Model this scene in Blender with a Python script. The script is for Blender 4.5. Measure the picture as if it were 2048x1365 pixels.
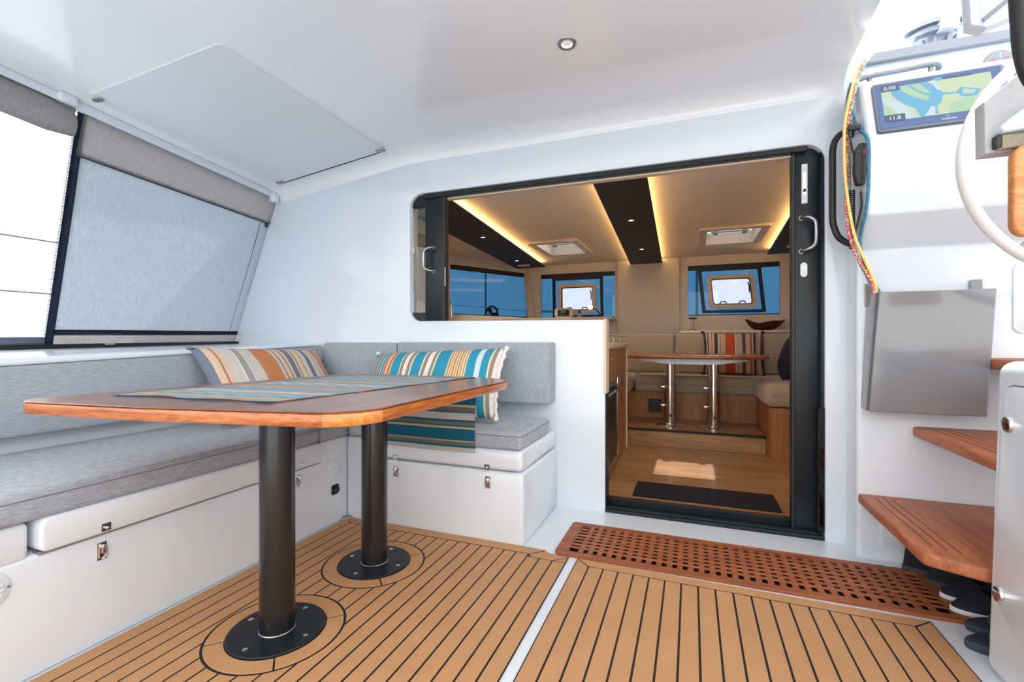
import bpy, bmesh, math, random
from mathutils import Matrix, Vector
random.seed(7)
for o in list(bpy.data.objects): bpy.data.objects.remove(o)
S = bpy.context.scene; C = S.collection; PI = math.pi
# ---------------------------------------------------------------- camera, world, sun, exposure
cam = bpy.data.cameras.new('camera'); co = bpy.data.objects.new('camera', cam); C.objects.link(co)
cam.sensor_width = 36; cam.sensor_fit = 'HORIZONTAL'; cam.lens = 930/2048*36; cam.clip_start = .02; cam.clip_end = 2000
co.location = (0, 0, .95); co.rotation_euler = (PI/2, 0, math.atan(359/930)); S.camera = co
w = bpy.data.worlds.new('world'); S.world = w; w.use_nodes = True
bg = w.node_tree.nodes['Background']; bg.inputs[0].default_value = (1, .985, .955, 1); bg.inputs[1].default_value = 2.45
sl = bpy.data.lights.new('sun', 'SUN'); so = bpy.data.objects.new('sun', sl); C.objects.link(so)
sl.energy = 5.5; sl.angle = math.radians(.6); sl.color = (1, .975, .94)
so.rotation_euler = Vector((-.20, -.58, -1.0)).to_track_quat('-Z', 'Y').to_euler()
vs = S.view_settings; vs.view_transform = 'Standard'; vs.look = 'None'; vs.exposure = 0.32; vs.gamma = 1; vs.use_curve_mapping = False

# ---------------------------------------------------------------- materials
def srgb(r, g, b):
    f = lambda c: (c/255/12.92) if c/255 <= .04045 else ((c/255+.055)/1.055)**2.4
    return (f(r), f(g), f(b), 1)
MT = {}
def new(name):
    m = bpy.data.materials.new(name); m.use_nodes = True; MT[name] = m
    nt = m.node_tree; return m, nt, nt.nodes['Principled BSDF']
def N(nt, t, **kw):
    n = nt.nodes.new(t)
    for k, v in kw.items():
        if k in n.inputs: n.inputs[k].default_value = v
        else: setattr(n, k, v)
    return n
def coords(nt, scale=(1, 1, 1), kind='Object', rot=(0, 0, 0)):
    tc = N(nt, 'ShaderNodeTexCoord'); mp = N(nt, 'ShaderNodeMapping'); mp.inputs['Scale'].default_value = scale; mp.inputs['Rotation'].default_value = rot
    nt.links.new(tc.outputs[kind], mp.inputs[0]); return mp.outputs[0]
def plain(name, col, rough=.4, metal=0, coat=0, spec=.5, vary=.04, vs_=6, bump=0, bs=300):
    m, nt, b = new(name); b.inputs['Roughness'].default_value = rough; b.inputs['Metallic'].default_value = metal
    b.inputs['Coat Weight'].default_value = coat; b.inputs['Coat Roughness'].default_value = .08; b.inputs['Specular IOR Level'].default_value = spec
    nz = N(nt, 'ShaderNodeTexNoise', Scale=vs_, Detail=3.0); nt.links.new(coords(nt), nz.inputs['Vector'])
    r = N(nt, 'ShaderNodeValToRGB'); c = Vector(col[:3])
    r.color_ramp.elements[0].position = .3; r.color_ramp.elements[1].position = .7
    r.color_ramp.elements[0].color = (*(c*(1-vary)), 1); r.color_ramp.elements[1].color = (*(c*(1+vary)), 1)
    nt.links.new(nz.outputs[0], r.inputs[0]); nt.links.new(r.outputs[0], b.inputs['Base Color'])
    if bump:
        n2 = N(nt, 'ShaderNodeTexNoise', Scale=bs, Detail=2.0); nt.links.new(coords(nt), n2.inputs['Vector'])
        bp = N(nt, 'ShaderNodeBump', Strength=bump, Distance=.002); nt.links.new(n2.outputs[0], bp.inputs['Height']); nt.links.new(bp.outputs[0], b.inputs['Normal'])
    return m
def fabric(name, c0, c1, scale=(60, 60, 400), rough=.9, bump=.35, trans=0):
    m, nt, b = new(name); b.inputs['Roughness'].default_value = rough; b.inputs['Specular IOR Level'].default_value = .25
    b.inputs['Sheen Weight'].default_value = .25
    nz = N(nt, 'ShaderNodeTexNoise', Scale=1.0, Detail=4.0, Roughness=.7); nt.links.new(coords(nt, scale), nz.inputs['Vector'])
    r = N(nt, 'ShaderNodeValToRGB'); r.color_ramp.elements[0].position = .32; r.color_ramp.elements[1].position = .68
    r.color_ramp.elements[0].color = c0; r.color_ramp.elements[1].color = c1
    nt.links.new(nz.outputs[0], r.inputs[0]); nt.links.new(r.outputs[0], b.inputs['Base Color'])
    n2 = N(nt, 'ShaderNodeTexNoise', Scale=900.0, Detail=1.0); nt.links.new(coords(nt), n2.inputs['Vector'])
    bp = N(nt, 'ShaderNodeBump', Strength=bump, Distance=.001); nt.links.new(n2.outputs[0], bp.inputs['Height']); nt.links.new(bp.outputs[0], b.inputs['Normal'])
    if trans:
        tr = N(nt, 'ShaderNodeBsdfTranslucent'); nt.links.new(r.outputs[0], tr.inputs[0]); mx = N(nt, 'ShaderNodeMixShader'); mx.inputs[0].default_value = trans
        nt.links.new(b.outputs[0], mx.inputs[1]); nt.links.new(tr.outputs[0], mx.inputs[2]); nt.links.new(mx.outputs[0], nt.nodes['Material Output'].inputs[0])
    return m
def wood(name, c0, c1, c2, axis='Y', rough=.45, coat=0, gs=1.0, stretch=14):
    m, nt, b = new(name); b.inputs['Roughness'].default_value = rough; b.inputs['Coat Weight'].default_value = coat; b.inputs['Coat Roughness'].default_value = .12
    s = 26*gs; sc = {'X': (s/stretch, s, s), 'Y': (s, s/stretch, s), 'Z': (s, s, s/stretch)}[axis]
    v = coords(nt, sc)
    n1 = N(nt, 'ShaderNodeTexNoise', Scale=1.0, Detail=6.0, Roughness=.62, Distortion=1.2); nt.links.new(v, n1.inputs['Vector'])
    n2 = N(nt, 'ShaderNodeTexNoise', Scale=6.0, Detail=3.0); nt.links.new(v, n2.inputs['Vector'])
    mx = N(nt, 'ShaderNodeMath', operation='MULTIPLY_ADD'); mx.inputs[1].default_value = .35; nt.links.new(n2.outputs[0], mx.inputs[0])
    ad = N(nt, 'ShaderNodeMath', operation='MULTIPLY'); ad.inputs[1].default_value = .7; nt.links.new(n1.outputs[0], ad.inputs[0]); nt.links.new(ad.outputs[0], mx.inputs[2])
    r = N(nt, 'ShaderNodeValToRGB'); e = r.color_ramp.elements; e[0].position = .34; e[0].color = c0; e[1].position = .7; e[1].color = c2
    x = e.new(.52); x.color = c1
    nt.links.new(mx.outputs[0], r.inputs[0]); nt.links.new(r.outputs[0], b.inputs['Base Color'])
    bp = N(nt, 'ShaderNodeBump', Strength=.08, Distance=.001); nt.links.new(mx.outputs[0], bp.inputs['Height']); nt.links.new(bp.outputs[0], b.inputs['Normal'])
    return m
def glass(name, tint, gl=.08, haze=0, hazecol=(.8, .85, .9, 1)):
    m = bpy.data.materials.new(name); m.use_nodes = True; MT[name] = m; nt = m.node_tree; nt.nodes.clear()
    o = N(nt, 'ShaderNodeOutputMaterial'); t = N(nt, 'ShaderNodeBsdfTransparent'); t.inputs[0].default_value = tint
    g = N(nt, 'ShaderNodeBsdfGlossy', Roughness=.02); fr = N(nt, 'ShaderNodeFresnel', IOR=1.45)
    ml = N(nt, 'ShaderNodeMath', operation='MULTIPLY'); ml.inputs[1].default_value = gl/.08; nt.links.new(fr.outputs[0], ml.inputs[0])
    mx = N(nt, 'ShaderNodeMixShader'); nt.links.new(ml.outputs[0], mx.inputs[0]); nt.links.new(t.outputs[0], mx.inputs[1]); nt.links.new(g.outputs[0], mx.inputs[2])
    last = mx
    if haze:
        d = N(nt, 'ShaderNodeBsdfTranslucent'); d.inputs[0].default_value = hazecol
        m2 = N(nt, 'ShaderNodeMixShader'); m2.inputs[0].default_value = haze
        nt.links.new(mx.outputs[0], m2.inputs[1]); nt.links.new(d.outputs[0], m2.inputs[2]); last = m2
    nt.links.new(last.outputs[0], o.inputs[0]); return m
def emit(name, col, st):
    m, nt, b = new(name); b.inputs['Base Color'].default_value = tuple(.12*c for c in col[:3])+(1,); b.inputs['Emission Color'].default_value = col; b.inputs['Emission Strength'].default_value = st; b.inputs['Roughness'].default_value = .3
    return m
def stripes(name, segs, axis=0, rough=.9):
    """segs: list of (width, colour) along UV axis"""
    m, nt, b = new(name); b.inputs['Roughness'].default_value = rough; b.inputs['Specular IOR Level'].default_value = .2
    tc = N(nt, 'ShaderNodeTexCoord'); sp = N(nt, 'ShaderNodeSeparateXYZ'); nt.links.new(tc.outputs['UV'], sp.inputs[0])
    tot = sum(s for s, _ in segs); src = sp.outputs[axis]
    groups = []; p = 0; cur = []
    for s, c in segs:
        cur.append((p/tot, c)); p += s
        if len(cur) == 28: groups.append(cur); cur = []
    if cur: groups.append(cur)
    out = None
    for g in groups:
        r = N(nt, 'ShaderNodeValToRGB'); r.color_ramp.interpolation = 'CONSTANT'; e = r.color_ramp.elements
        e[0].position = g[0][0]; e[0].color = g[0][1]; e.remove(e[1])
        for q, c in g[1:]:
            k = e.new(q); k.color = c
        nt.links.new(src, r.inputs[0])
        if out is None: out = r.outputs[0]
        else:
            gt = N(nt, 'ShaderNodeMath', operation='GREATER_THAN'); gt.inputs[1].default_value = g[0][0]; nt.links.new(src, gt.inputs[0])
            mx = N(nt, 'ShaderNodeMix', data_type='RGBA'); nt.links.new(gt.outputs[0], mx.inputs[0]); nt.links.new(out, mx.inputs[6]); nt.links.new(r.outputs[0], mx.inputs[7]); out = mx.outputs[2]
    nz = N(nt, 'ShaderNodeTexNoise', Scale=500.0, Detail=2.0); nt.links.new(coords(nt), nz.inputs['Vector'])
    hs = N(nt, 'ShaderNodeMix', data_type='RGBA', blend_type='MULTIPLY'); hs.inputs[0].default_value = .35
    nt.links.new(out, hs.inputs[6]); rr = N(nt, 'ShaderNodeValToRGB'); rr.color_ramp.elements[0].color = (.55, .55, .55, 1); rr.color_ramp.elements[0].position = .3; rr.color_ramp.elements[1].position = .65
    nt.links.new(nz.outputs[0], rr.inputs[0]); nt.links.new(rr.outputs[0], hs.inputs[7]); nt.links.new(hs.outputs[2], b.inputs['Base Color'])
    bp = N(nt, 'ShaderNodeBump', Strength=.3, Distance=.001); nt.links.new(nz.outputs[0], bp.inputs['Height']); nt.links.new(bp.outputs[0], b.inputs['Normal'])
    return m

gel = plain('white_gelcoat', (.715, .78, .855, 1), .22, coat=.35, vary=.006, vs_=2)
gelc = plain('hardtop_gelcoat', (.855, .875, .91, 1), .2, coat=.5, vary=.004, vs_=2)
gelp = plain('panel_gelcoat', (.725, .765, .815, 1), .3, coat=.2, vary=.004, vs_=2)
greyfab = fabric('grey_canvas', srgb(142, 149, 160), srgb(176, 184, 196), (40, 40, 260))
greyfab_v = fabric('grey_canvas_upright', srgb(142, 150, 160), srgb(174, 183, 194), (300, 40, 30))
greyfab_p = fabric('grey_canvas_port', srgb(142, 150, 161), srgb(174, 183, 195), (60, 30, 300))
blindfab = fabric('blind_canvas', srgb(166, 174, 183), srgb(190, 198, 207), (60, 300, 12), trans=.18)
valfab = fabric('valance_canvas', srgb(150, 148, 150), srgb(176, 174, 176), (60, 300, 60), trans=.48)
seamfab = plain('seam_thread', srgb(120, 121, 126), .9)
blk = plain('black_aluminium', (.008, .012, .016, 1), .36, spec=.35, vary=.2, vs_=8)
blkp = plain('black_powdercoat', (.007, .008, .010, 1), .26, metal=0, coat=.1, spec=.6, vary=.1)
navy = plain('navy_zip_tape', srgb(38, 52, 76), .7, vary=.15, vs_=120)
caulk = plain('black_caulk', (.008, .008, .009, 1), .6)
chrome = plain('polished_steel', (.72, .72, .74, 1), .14, metal=1, vary=.02)
steel = plain('brushed_steel', (.40, .40, .41, 1), .34, metal=1, vary=.05, vs_=30)
plasticb = plain('black_plastic', (.015, .016, .018, 1), .45)
deckmat = plain('synthetic_teak', srgb(188, 142, 100), .62, spec=.3, vary=.05, vs_=9, bump=.15, bs=500)
teak = wood('varnished_teak', srgb(94, 44, 22), srgb(150, 78, 40), srgb(186, 106, 58), 'Y', .28, .45)
teakt = wood('tabletop_teak', srgb(84, 46, 26), srgb(122, 72, 42), srgb(150, 92, 56), 'Y', .3, .3)
teake = wood('table_edge_teak', srgb(126, 68, 30), srgb(174, 98, 46), srgb(206, 130, 70), 'Y', .25, .5)
teakg = wood('grating_teak', srgb(116, 60, 34), srgb(150, 84, 50), srgb(178, 106, 64), 'X', .55)
teakr = wood('tread_teak', srgb(138, 76, 48), srgb(172, 102, 68), srgb(194, 124, 86), 'Y', .5)
teaks = wood('board_teak', srgb(168, 98, 50), srgb(206, 136, 76), srgb(224, 160, 98), 'X', .4, .3)
floorw = wood('oak_laminate', srgb(128, 88, 52), srgb(170, 126, 82), srgb(196, 154, 108), 'X', .35, .15, .35, 10)
oakc = wood('oak_cabinet', srgb(140, 88, 46), srgb(168, 110, 62), srgb(186, 128, 78), 'Z', .4, .1, .5)
bowlw = wood('dark_bowl_wood', srgb(60, 28, 14), srgb(104, 54, 28), srgb(130, 74, 40), 'X', .4)
cream = plain('cream_headliner', srgb(230, 221, 208), .75, vary=.02, vs_=4)
creamp = plain('cream_plastic', srgb(222, 206, 184), .45, vary=.02)
beigef = fabric('beige_upholstery', srgb(170, 155, 134), srgb(182, 167, 146), (160, 160, 160), bump=.15)
gelgrey = plain('grey_gelcoat', srgb(124, 127, 132), .2, coat=.6, vary=.01)
trimgrey = plain('grey_trim', srgb(140, 146, 158), .5)
matf = plain('dark_mat', srgb(24, 24, 34), .95, vary=.2, vs_=200)
tint = glass('blue_tinted_glass', (.135, .26, .37, 1), .06)
clear = glass('clear_acrylic', (.50, .53, .60, 1), .08, .05)
hatchg = glass('hatch_acrylic', (.90, .93, .97, 1), .08, .05)
vinyl = glass('clear_vinyl', (.97, .98, 1, 1), .05, .06)
doorg = glass('door_glass', (.88, .92, .92, 1), .10)
lamp_w = emit('warm_lamp', (1, .80, .52, 1), 7)
led = emit('led_strip', (1, .60, .22, 1), 30.0)

# ---------------------------------------------------------------- mesh helpers
ROOT = {}
def finish(bm, mat, smooth):
    bmesh.ops.recalc_face_normals(bm, faces=bm.faces[:])
    me = bpy.data.meshes.new('m')
    if smooth:
        for f in bm.faces: f.smooth = True
        if smooth is not True:
            ang = math.radians(smooth)
            for e in bm.edges:
                if len(e.link_faces) == 2 and e.calc_face_angle(0) > ang: e.smooth = False
    bm.to_mesh(me); bm.free()
    if mat: me.materials.append(mat)
    return me
def T(name, label, cat, loc, group=None, kind=None):
    o = bpy.data.objects.new(name, None); C.objects.link(o); o.location = loc; o.empty_display_size = .05
    o['label'] = label
    if cat: o['category'] = cat
    if group: o['group'] = group
    if kind: o['kind'] = kind
    ROOT[o.name] = Vector(loc); return o
def P(name, bm, mat, parent, smooth=35, label=None):
    loc = ROOT[parent.name]; bmesh.ops.translate(bm, verts=bm.verts[:], vec=-loc)
    me = finish(bm, mat, smooth); me.name = name; o = bpy.data.objects.new(name, me); C.objects.link(o); o.parent = parent; ROOT[o.name] = loc
    if label: o['label'] = label
    return o
def O(name, bm, mat, label, cat, group=None, kind=None, smooth=35):
    xs = [v.co for v in bm.verts]; mn = Vector((min(v.x for v in xs), min(v.y for v in xs), min(v.z for v in xs))); mxx = Vector((max(v.x for v in xs), max(v.y for v in xs), 0))
    loc = Vector(((mn.x+mxx.x)/2, (mn.y+mxx.y)/2, mn.z)); bmesh.ops.translate(bm, verts=bm.verts[:], vec=-loc)
    me = finish(bm, mat, smooth); me.name = name; o = bpy.data.objects.new(name, me); C.objects.link(o); o.location = loc; ROOT[o.name] = loc
    o['label'] = label
    if cat: o['category'] = cat
    if group: o['group'] = group
    if kind: o['kind'] = kind
    return o
def B(): return bmesh.new()
def frame(o, xa, ya):
    xa = Vector(xa).normalized(); ya = Vector(ya).normalized(); n = xa.cross(ya)
    M = Matrix((( xa.x, ya.x, n.x, o[0]), (xa.y, ya.y, n.y, o[1]), (xa.z, ya.z, n.z, o[2]), (0, 0, 0, 1))); return M
ID = Matrix.Identity(4)
def bevel(bm, vs, r, seg=2, ang=.3):
    es = set()
    for v in vs:
        for e in v.link_edges:
            if len(e.link_faces) == 2 and e.calc_face_angle(0) > ang: es.add(e)
    if r > 0: bmesh.ops.bevel(bm, geom=list(es), offset=r, segments=seg, affect='EDGES', profile=.5, clamp_overlap=True)
def box(x0, x1, y0, y1, z0, z1, r=0, seg=2, M=ID, bm=None):
    own = bm is None; t = B()
    v = [t.verts.new(M @ Vector((x, y, z))) for x in (x0, x1) for y in (y0, y1) for z in (z0, z1)]
    for f in ((0, 1, 3, 2), (4, 6, 7, 5), (0, 4, 5, 1), (2, 3, 7, 6), (0, 2, 6, 4), (1, 5, 7, 3)): t.faces.new([v[i] for i in f])
    bmesh.ops.recalc_face_normals(t, faces=t.faces[:])
    if r: bevel(t, t.verts[:], r, seg)
    return t if own else join(bm, t)
def join(bm, t):
    me = bpy.data.meshes.new('tmp'); t.to_mesh(me); t.free(); bm.from_mesh(me); bpy.data.meshes.remove(me); return bm
def prism(poly, z0, z1, M=ID, r=0, seg=2, bm=None, top_only=False):
    own = bm is None; t = B(); n = len(poly)
    a = [t.verts.new(M @ Vector((p[0], p[1], z0))) for p in poly]; b = [t.verts.new(M @ Vector((p[0], p[1], z1))) for p in poly]
    t.faces.new(a[::-1]); tf = t.faces.new(b)
    for i in range(n): t.faces.new((a[i], a[(i+1) % n], b[(i+1) % n], b[i]))
    bmesh.ops.recalc_face_normals(t, faces=t.faces[:])
    if r:
        es = list(tf.edges) if top_only else [e for f in (tf, t.faces[0]) for e in f.edges]
        bmesh.ops.bevel(t, geom=list(set(es)), offset=r, segments=seg, affect='EDGES', profile=.5, clamp_overlap=True)
    return t if own else join(bm, t)
def rrect(x0, x1, y0, y1, r, n=6):
    p = []
    for cx, cy, a in ((x1-r, y0+r, -90), (x1-r, y1-r, 0), (x0+r, y1-r, 90), (x0+r, y0+r, 180)):
        for i in range(n+1):
            t = math.radians(a+90*i/n); p.append((cx+r*math.cos(t), cy+r*math.sin(t)))
    return p
def rpoly(pts, rs, n=7):
    """round the corners of a polygon"""
    out = []; m = len(pts)
    for i in range(m):
        p = Vector(pts[i][:2]).to_2d() if False else Vector((pts[i][0], pts[i][1])); a = Vector(pts[i-1][:2]); b = Vector(pts[(i+1) % m][:2]); r = rs[i] if isinstance(rs, (list, tuple)) else rs
        if r <= 0: out.append((p.x, p.y)); continue
        u = (a-p).normalized(); v = (b-p).normalized(); th = math.acos(max(-1, min(1, u.dot(v)))); d = min(r/math.tan(th/2), .49*(a-p).length, .49*(b-p).length); r = d*math.tan(th/2)
        c = p+(u+v).normalized()*(r/math.sin(th/2)); s = p+u*d-c; e = p+v*d-c
        a0 = math.atan2(s.y, s.x); a1 = math.atan2(e.y, e.x); da = (a1-a0+PI) % (2*PI)-PI
        for k in range(n+1):
            t = a0+da*k/n; out.append((c.x+r*math.cos(t), c.y+r*math.sin(t)))
    return out
def ringp(outer, inner, z0, z1, M=ID, bm=None):
    own = bm is None; t = B(); n = len(outer)
    V = [[t.verts.new(M @ Vector((p[0], p[1], z))) for p in L] for L, z in ((outer, z0), (outer, z1), (inner, z1), (inner, z0))]
    for k in range(4):
        A, D = V[k], V[(k+1) % 4]
        for i in range(n): t.faces.new((A[i], A[(i+1) % n], D[(i+1) % n], D[i]))
    bmesh.ops.recalc_face_normals(t, faces=t.faces[:])
    return t if own else join(bm, t)
def smoothpath(pts, n=6):
    P_ = [Vector(p) for p in pts]; out = []
    for i in range(len(P_)-1):
        a = P_[max(i-1, 0)]; b = P_[i]; c = P_[i+1]; d = P_[min(i+2, len(P_)-1)]
        for k in range(n):
            t = k/n; out.append(.5*((2*b)+(c-a)*t+(2*a-5*b+4*c-d)*t*t+(3*b-a-3*c+d)*t**3))
    out.append(P_[-1]); return out
def tube(pts, r, n=10, closed=False, bm=None, M=ID, cap=True):
    own = bm is None; t = B(); pts = [M @ Vector(p) for p in pts]; m = len(pts); rings = []; up = None
    for i, p in enumerate(pts):
        a = pts[(i-1) % m] if (closed or i > 0) else p; b = pts[(i+1) % m] if (closed or i < m-1) else p
        d = (b-a).normalized()
        if up is None: up = d.orthogonal().normalized()
        up = (up-d*up.dot(d)).normalized(); s = d.cross(up)
        rr = r[i] if isinstance(r, (list, tuple)) else r
        rings.append([t.verts.new(p+(up*math.cos(2*PI*k/n)+s*math.sin(2*PI*k/n))*rr) for k in range(n)])
    for i in range(m if closed else m-1):
        A, D = rings[i], rings[(i+1) % m]; off = 0
        if closed and i == m-1: off = min(range(n), key=lambda q: (A[0].co-D[q].co).length)
        for k in range(n): t.faces.new((A[k], A[(k+1) % n], D[(k+1+off) % n], D[(k+off) % n]))
    if cap and not closed: t.faces.new(rings[0][::-1]); t.faces.new(rings[-1])
    return t if own else join(bm, t)
def lathe(prof, n=28, M=ID, bm=None):
    own = bm is None; t = B(); rings = []
    for r, z in prof:
        if r < 1e-5: rings.append([t.verts.new(M @ Vector((0, 0, z)))])
        else: rings.append([t.verts.new(M @ Vector((r*math.cos(2*PI*k/n), r*math.sin(2*PI*k/n), z))) for k in range(n)])
    for A, D in zip(rings, rings[1:]):
        for k in range(n):
            a = A[k % len(A)], A[(k+1) % len(A)]; d = D[k % len(D)], D[(k+1) % len(D)]
            vs_ = [a[0]]+([a[1]] if len(A) > 1 else [])+([d[1]] if len(D) > 1 else [])+[d[0]]
            try: t.faces.new(vs_)
            except ValueError: pass
    return t if own else join(bm, t)
def cyl(r, z0, z1, M=ID, n=24, bm=None, bev=0):
    prof = [(0, z0), (r, z0), (r, z1-bev), (r-bev, z1), (0, z1)] if bev else [(0, z0), (r, z0), (r, z1), (0, z1)]
    return lathe(prof, n, M, bm)
def grid(fn, nu, nv, uv=True, thick=0):
    t = B(); L = t.loops.layers.uv.new('UV') if uv else None
    V = [[t.verts.new(fn(i/nu, j/nv)) for j in range(nv+1)] for i in range(nu+1)]
    for i in range(nu):
        for j in range(nv):
            f = t.faces.new((V[i][j], V[i+1][j], V[i+1][j+1], V[i][j+1]))
            if L:
                for l, (a, b) in zip(f.loops, ((i, j), (i+1, j), (i+1, j+1), (i, j+1))): l[L].uv = (a/nu, b/nv)
    if thick: bmesh.ops.solidify(t, geom=t.faces[:], thickness=thick)
    return t
def gridslab(xs, ys, holes, z0, z1, M=ID):
    """slab made of cells, minus the hole rectangles"""
    t = B(); xs = sorted(set(xs+[h[k] for h in holes for k in (0, 1)])); ys = sorted(set(ys+[h[k] for h in holes for k in (2, 3)]))
    vc = {}
    def v(i, j, z):
        k = (i, j, z)
        if k not in vc: vc[k] = t.verts.new(M @ Vector((xs[i], ys[j], z)))
        return vc[k]
    def solid(i, j):
        if i < 0 or j < 0 or i >= len(xs)-1 or j >= len(ys)-1: return False
        cx = (xs[i]+xs[i+1])/2; cy = (ys[j]+ys[j+1])/2
        return not any(h[0] < cx < h[1] and h[2] < cy < h[3] for h in holes)
    for i in range(len(xs)-1):
        for j in range(len(ys)-1):
            if not solid(i, j): continue
            t.faces.new((v(i, j, z0), v(i, j+1, z0), v(i+1, j+1, z0), v(i+1, j, z0))); t.faces.new((v(i, j, z1), v(i+1, j, z1), v(i+1, j+1, z1), v(i, j+1, z1)))
            if not solid(i-1, j): t.faces.new((v(i, j, z0), v(i, j, z1), v(i, j+1, z1), v(i, j+1, z0)))
            if not solid(i+1, j): t.faces.new((v(i+1, j, z0), v(i+1, j+1, z0), v(i+1, j+1, z1), v(i+1, j, z1)))
            if not solid(i, j-1): t.faces.new((v(i, j, z0), v(i+1, j, z0), v(i+1, j, z1), v(i, j, z1)))
            if not solid(i, j+1): t.faces.new((v(i, j+1, z0), v(i, j+1, z1), v(i+1, j+1, z1), v(i+1, j+1, z0)))
    return t
def text(s, size, M, mat, parent, name='lettering', ext=.0004):
    c = bpy.data.curves.new('t', 'FONT'); c.body = s; c.size = size; c.extrude = ext; c.align_x = 'CENTER'; c.align_y = 'CENTER'
    o = bpy.data.objects.new('t', c); C.objects.link(o); bpy.context.view_layer.update()
    me = bpy.data.meshes.new_from_object(o.evaluated_get(bpy.context.evaluated_depsgraph_get())); bpy.data.objects.remove(o)
    bm = B(); bm.from_mesh(me); bmesh.ops.transform(bm, matrix=M, verts=bm.verts[:]); bpy.data.meshes.remove(me)
    return P(name, bm, mat, parent, False)
def pillow(wd, ht, tk, M, seam=.012, n=30, squash=0):
    """stuffed square cushion with pinched corners, UV over its face"""
    t = B(); L = t.loops.layers.uv.new('UV'); sides = []
    rnd = random.Random(int(wd*1000+ht*77))
    ph = [rnd.uniform(0, 6) for _ in range(6)]
    for sgn in (1, -1):
        V = []
        for i in range(n+1):
            row = []
            for j in range(n+1):
                u = -1+2*i/n; v = -1+2*j/n
                e = (1-abs(u)**2.6)*(1-abs(v)**2.6); z = tk*.5*max(e, 0)**.55
                pin = 1-.075*(1-u*u)*abs(v)**3; pinu = 1-.06*(1-v*v)*abs(u)**3
                x = u*wd/2*pinu; y = v*ht/2*pin
                z += .006*math.sin(5*u+ph[0])*math.sin(4*v+ph[1])*e+.01*math.sin(9*u*v+ph[2])*e*(abs(u*v)) - squash*(.5-.5*v)*e*0
                row.append(t.verts.new(M @ Vector((x, y, sgn*z))))
            V.append(row)
        sides.append(V)
        for i in range(n):
            for j in range(n):
                q = (V[i][j], V[i+1][j], V[i+1][j+1], V[i][j+1]); q = q if sgn > 0 else q[::-1]
                f = t.faces.new(q); idx = ((i, j), (i+1, j), (i+1, j+1), (i, j+1)); idx = idx if sgn > 0 else idx[::-1]
                for l, (a, b) in zip(f.loops, idx): l[L].uv = (a/n, b/n)
    bmesh.ops.remove_doubles(t, verts=t.verts[:], dist=.0004)
    return t
def cushion(x0, x1, y0, y1, z0, z1, r=.022, puff=.006):
    t = box(x0, x1, y0, y1, z0, z1, r, 4); return t

# ================================================================ SETTING: cockpit sole
GX0, GX1, GY0, GY1 = -.570, .885, 1.996, 2.366
fl = O('floor', gridslab([-1.76, 1.6], [-1.2, 2.72], [(GX0+.012, GX1-.012, GY0+.012, GY1-.012)], -.10, 0), gel, 'white gelcoat cockpit sole under the teak decking', None, kind='structure')
CAULK_Z = .002; PZ = .006
def deckpiece(poly, nm='plank', mat=deckmat):
    return P(nm, prism(poly, CAULK_Z, PZ+random.uniform(-.0003, .0003), r=.0013, seg=1, top_only=True), mat, fl, False)
rings = [(-1.264, 1.143), (-1.262, 1.640)]; RO = .205; RI = .150; GAP = .0062
def strip(x0, x1, y0, y1, circ):
    R_ = RO+GAP*1.15; bottom = [(x0, y0), (x1, y0)]; left = []; right = []; out = []
    for cx, cy in circ:
        i0 = abs(x0-cx) < R_; i1 = abs(x1-cx) < R_
        h = lambda x: math.sqrt(max(0, R_*R_-(x-cx)**2))
        if i0 and i1:
            xs = [x0+(x1-x0)*k/6 for k in range(7)]
            out.append(bottom+right+[(x, cy-h(x)) for x in xs[::-1]]+left[::-1]); bottom = [(x, cy+h(x)) for x in xs]; left = []; right = []
        elif i1:
            b = math.acos((cx-x1)/R_); right += [(cx-R_*math.cos(b-2*b*k/10), cy-R_*math.sin(b-2*b*k/10)) for k in range(11)]
        elif i0:
            b = math.acos((x0-cx)/R_); left += [(cx+R_*math.cos(b-2*b*k/10), cy-R_*math.sin(b-2*b*k/10)) for k in range(11)]
    out.append(bottom+right+[(x1, y1), (x0, y1)]+left[::-1]); return out
PITCH = .0588
# port panel
xl, xr = -1.715, -.500
P('caulk_bed', prism([(xl, -.9), (xr, -.9), (xr, 1.985), (-.60, 1.99), (-.63, 2.015), (xl, 2.015)], 0.0003, PZ-.0011), caulk, fl, False)
nP = 21; pw = (xr-xl)/nP
for k in range(nP):
    a = xl+k*pw; b = a+pw; ytop = 1.955 if k < 18 else 1.930
    if k == 0: deckpiece([(a, -.9), (b-GAP/2, -.9), (b-GAP/2, 1.951), (a, 2.008)]); continue
    for poly in strip(a+GAP/2, b-GAP/2, -.9, ytop-GAP, rings): deckpiece(poly)
deckpiece([(xl+.004, 2.015), (xl+pw, 1.956), (-.672, 1.955), (-.612, 2.012), (-.63, 2.015)], 'border_plank')
deckpiece(rpoly([(-.668, 1.951), (-.660, 1.929), (-.56, 1.929), (-.502, 1.984), (-.590, 1.990), (-.606, 2.006)], [.0, .02, 0, 0, .015, 0]), 'border_plank')
deckpiece([(-.552, 1.929), (-.503, 1.929), (-.503, 1.976)], 'border_plank')
for cx, cy in rings:
    for a0, a1 in ((-45, 45), (45, 135), (135, 225), (225, 315)):
        a0 += .8; a1 -= .8
        o_ = [(cx+RO*math.cos(math.radians(a0+(a1-a0)*k/14)), cy+RO*math.sin(math.radians(a0+(a1-a0)*k/14))) for k in range(15)]
        i_ = [(cx+RI*math.cos(math.radians(a0+(a1-a0)*k/14)), cy+RI*math.sin(math.radians(a0+(a1-a0)*k/14))) for k in range(15)]
        deckpiece(o_+i_[::-1], 'ring_plank')
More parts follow.
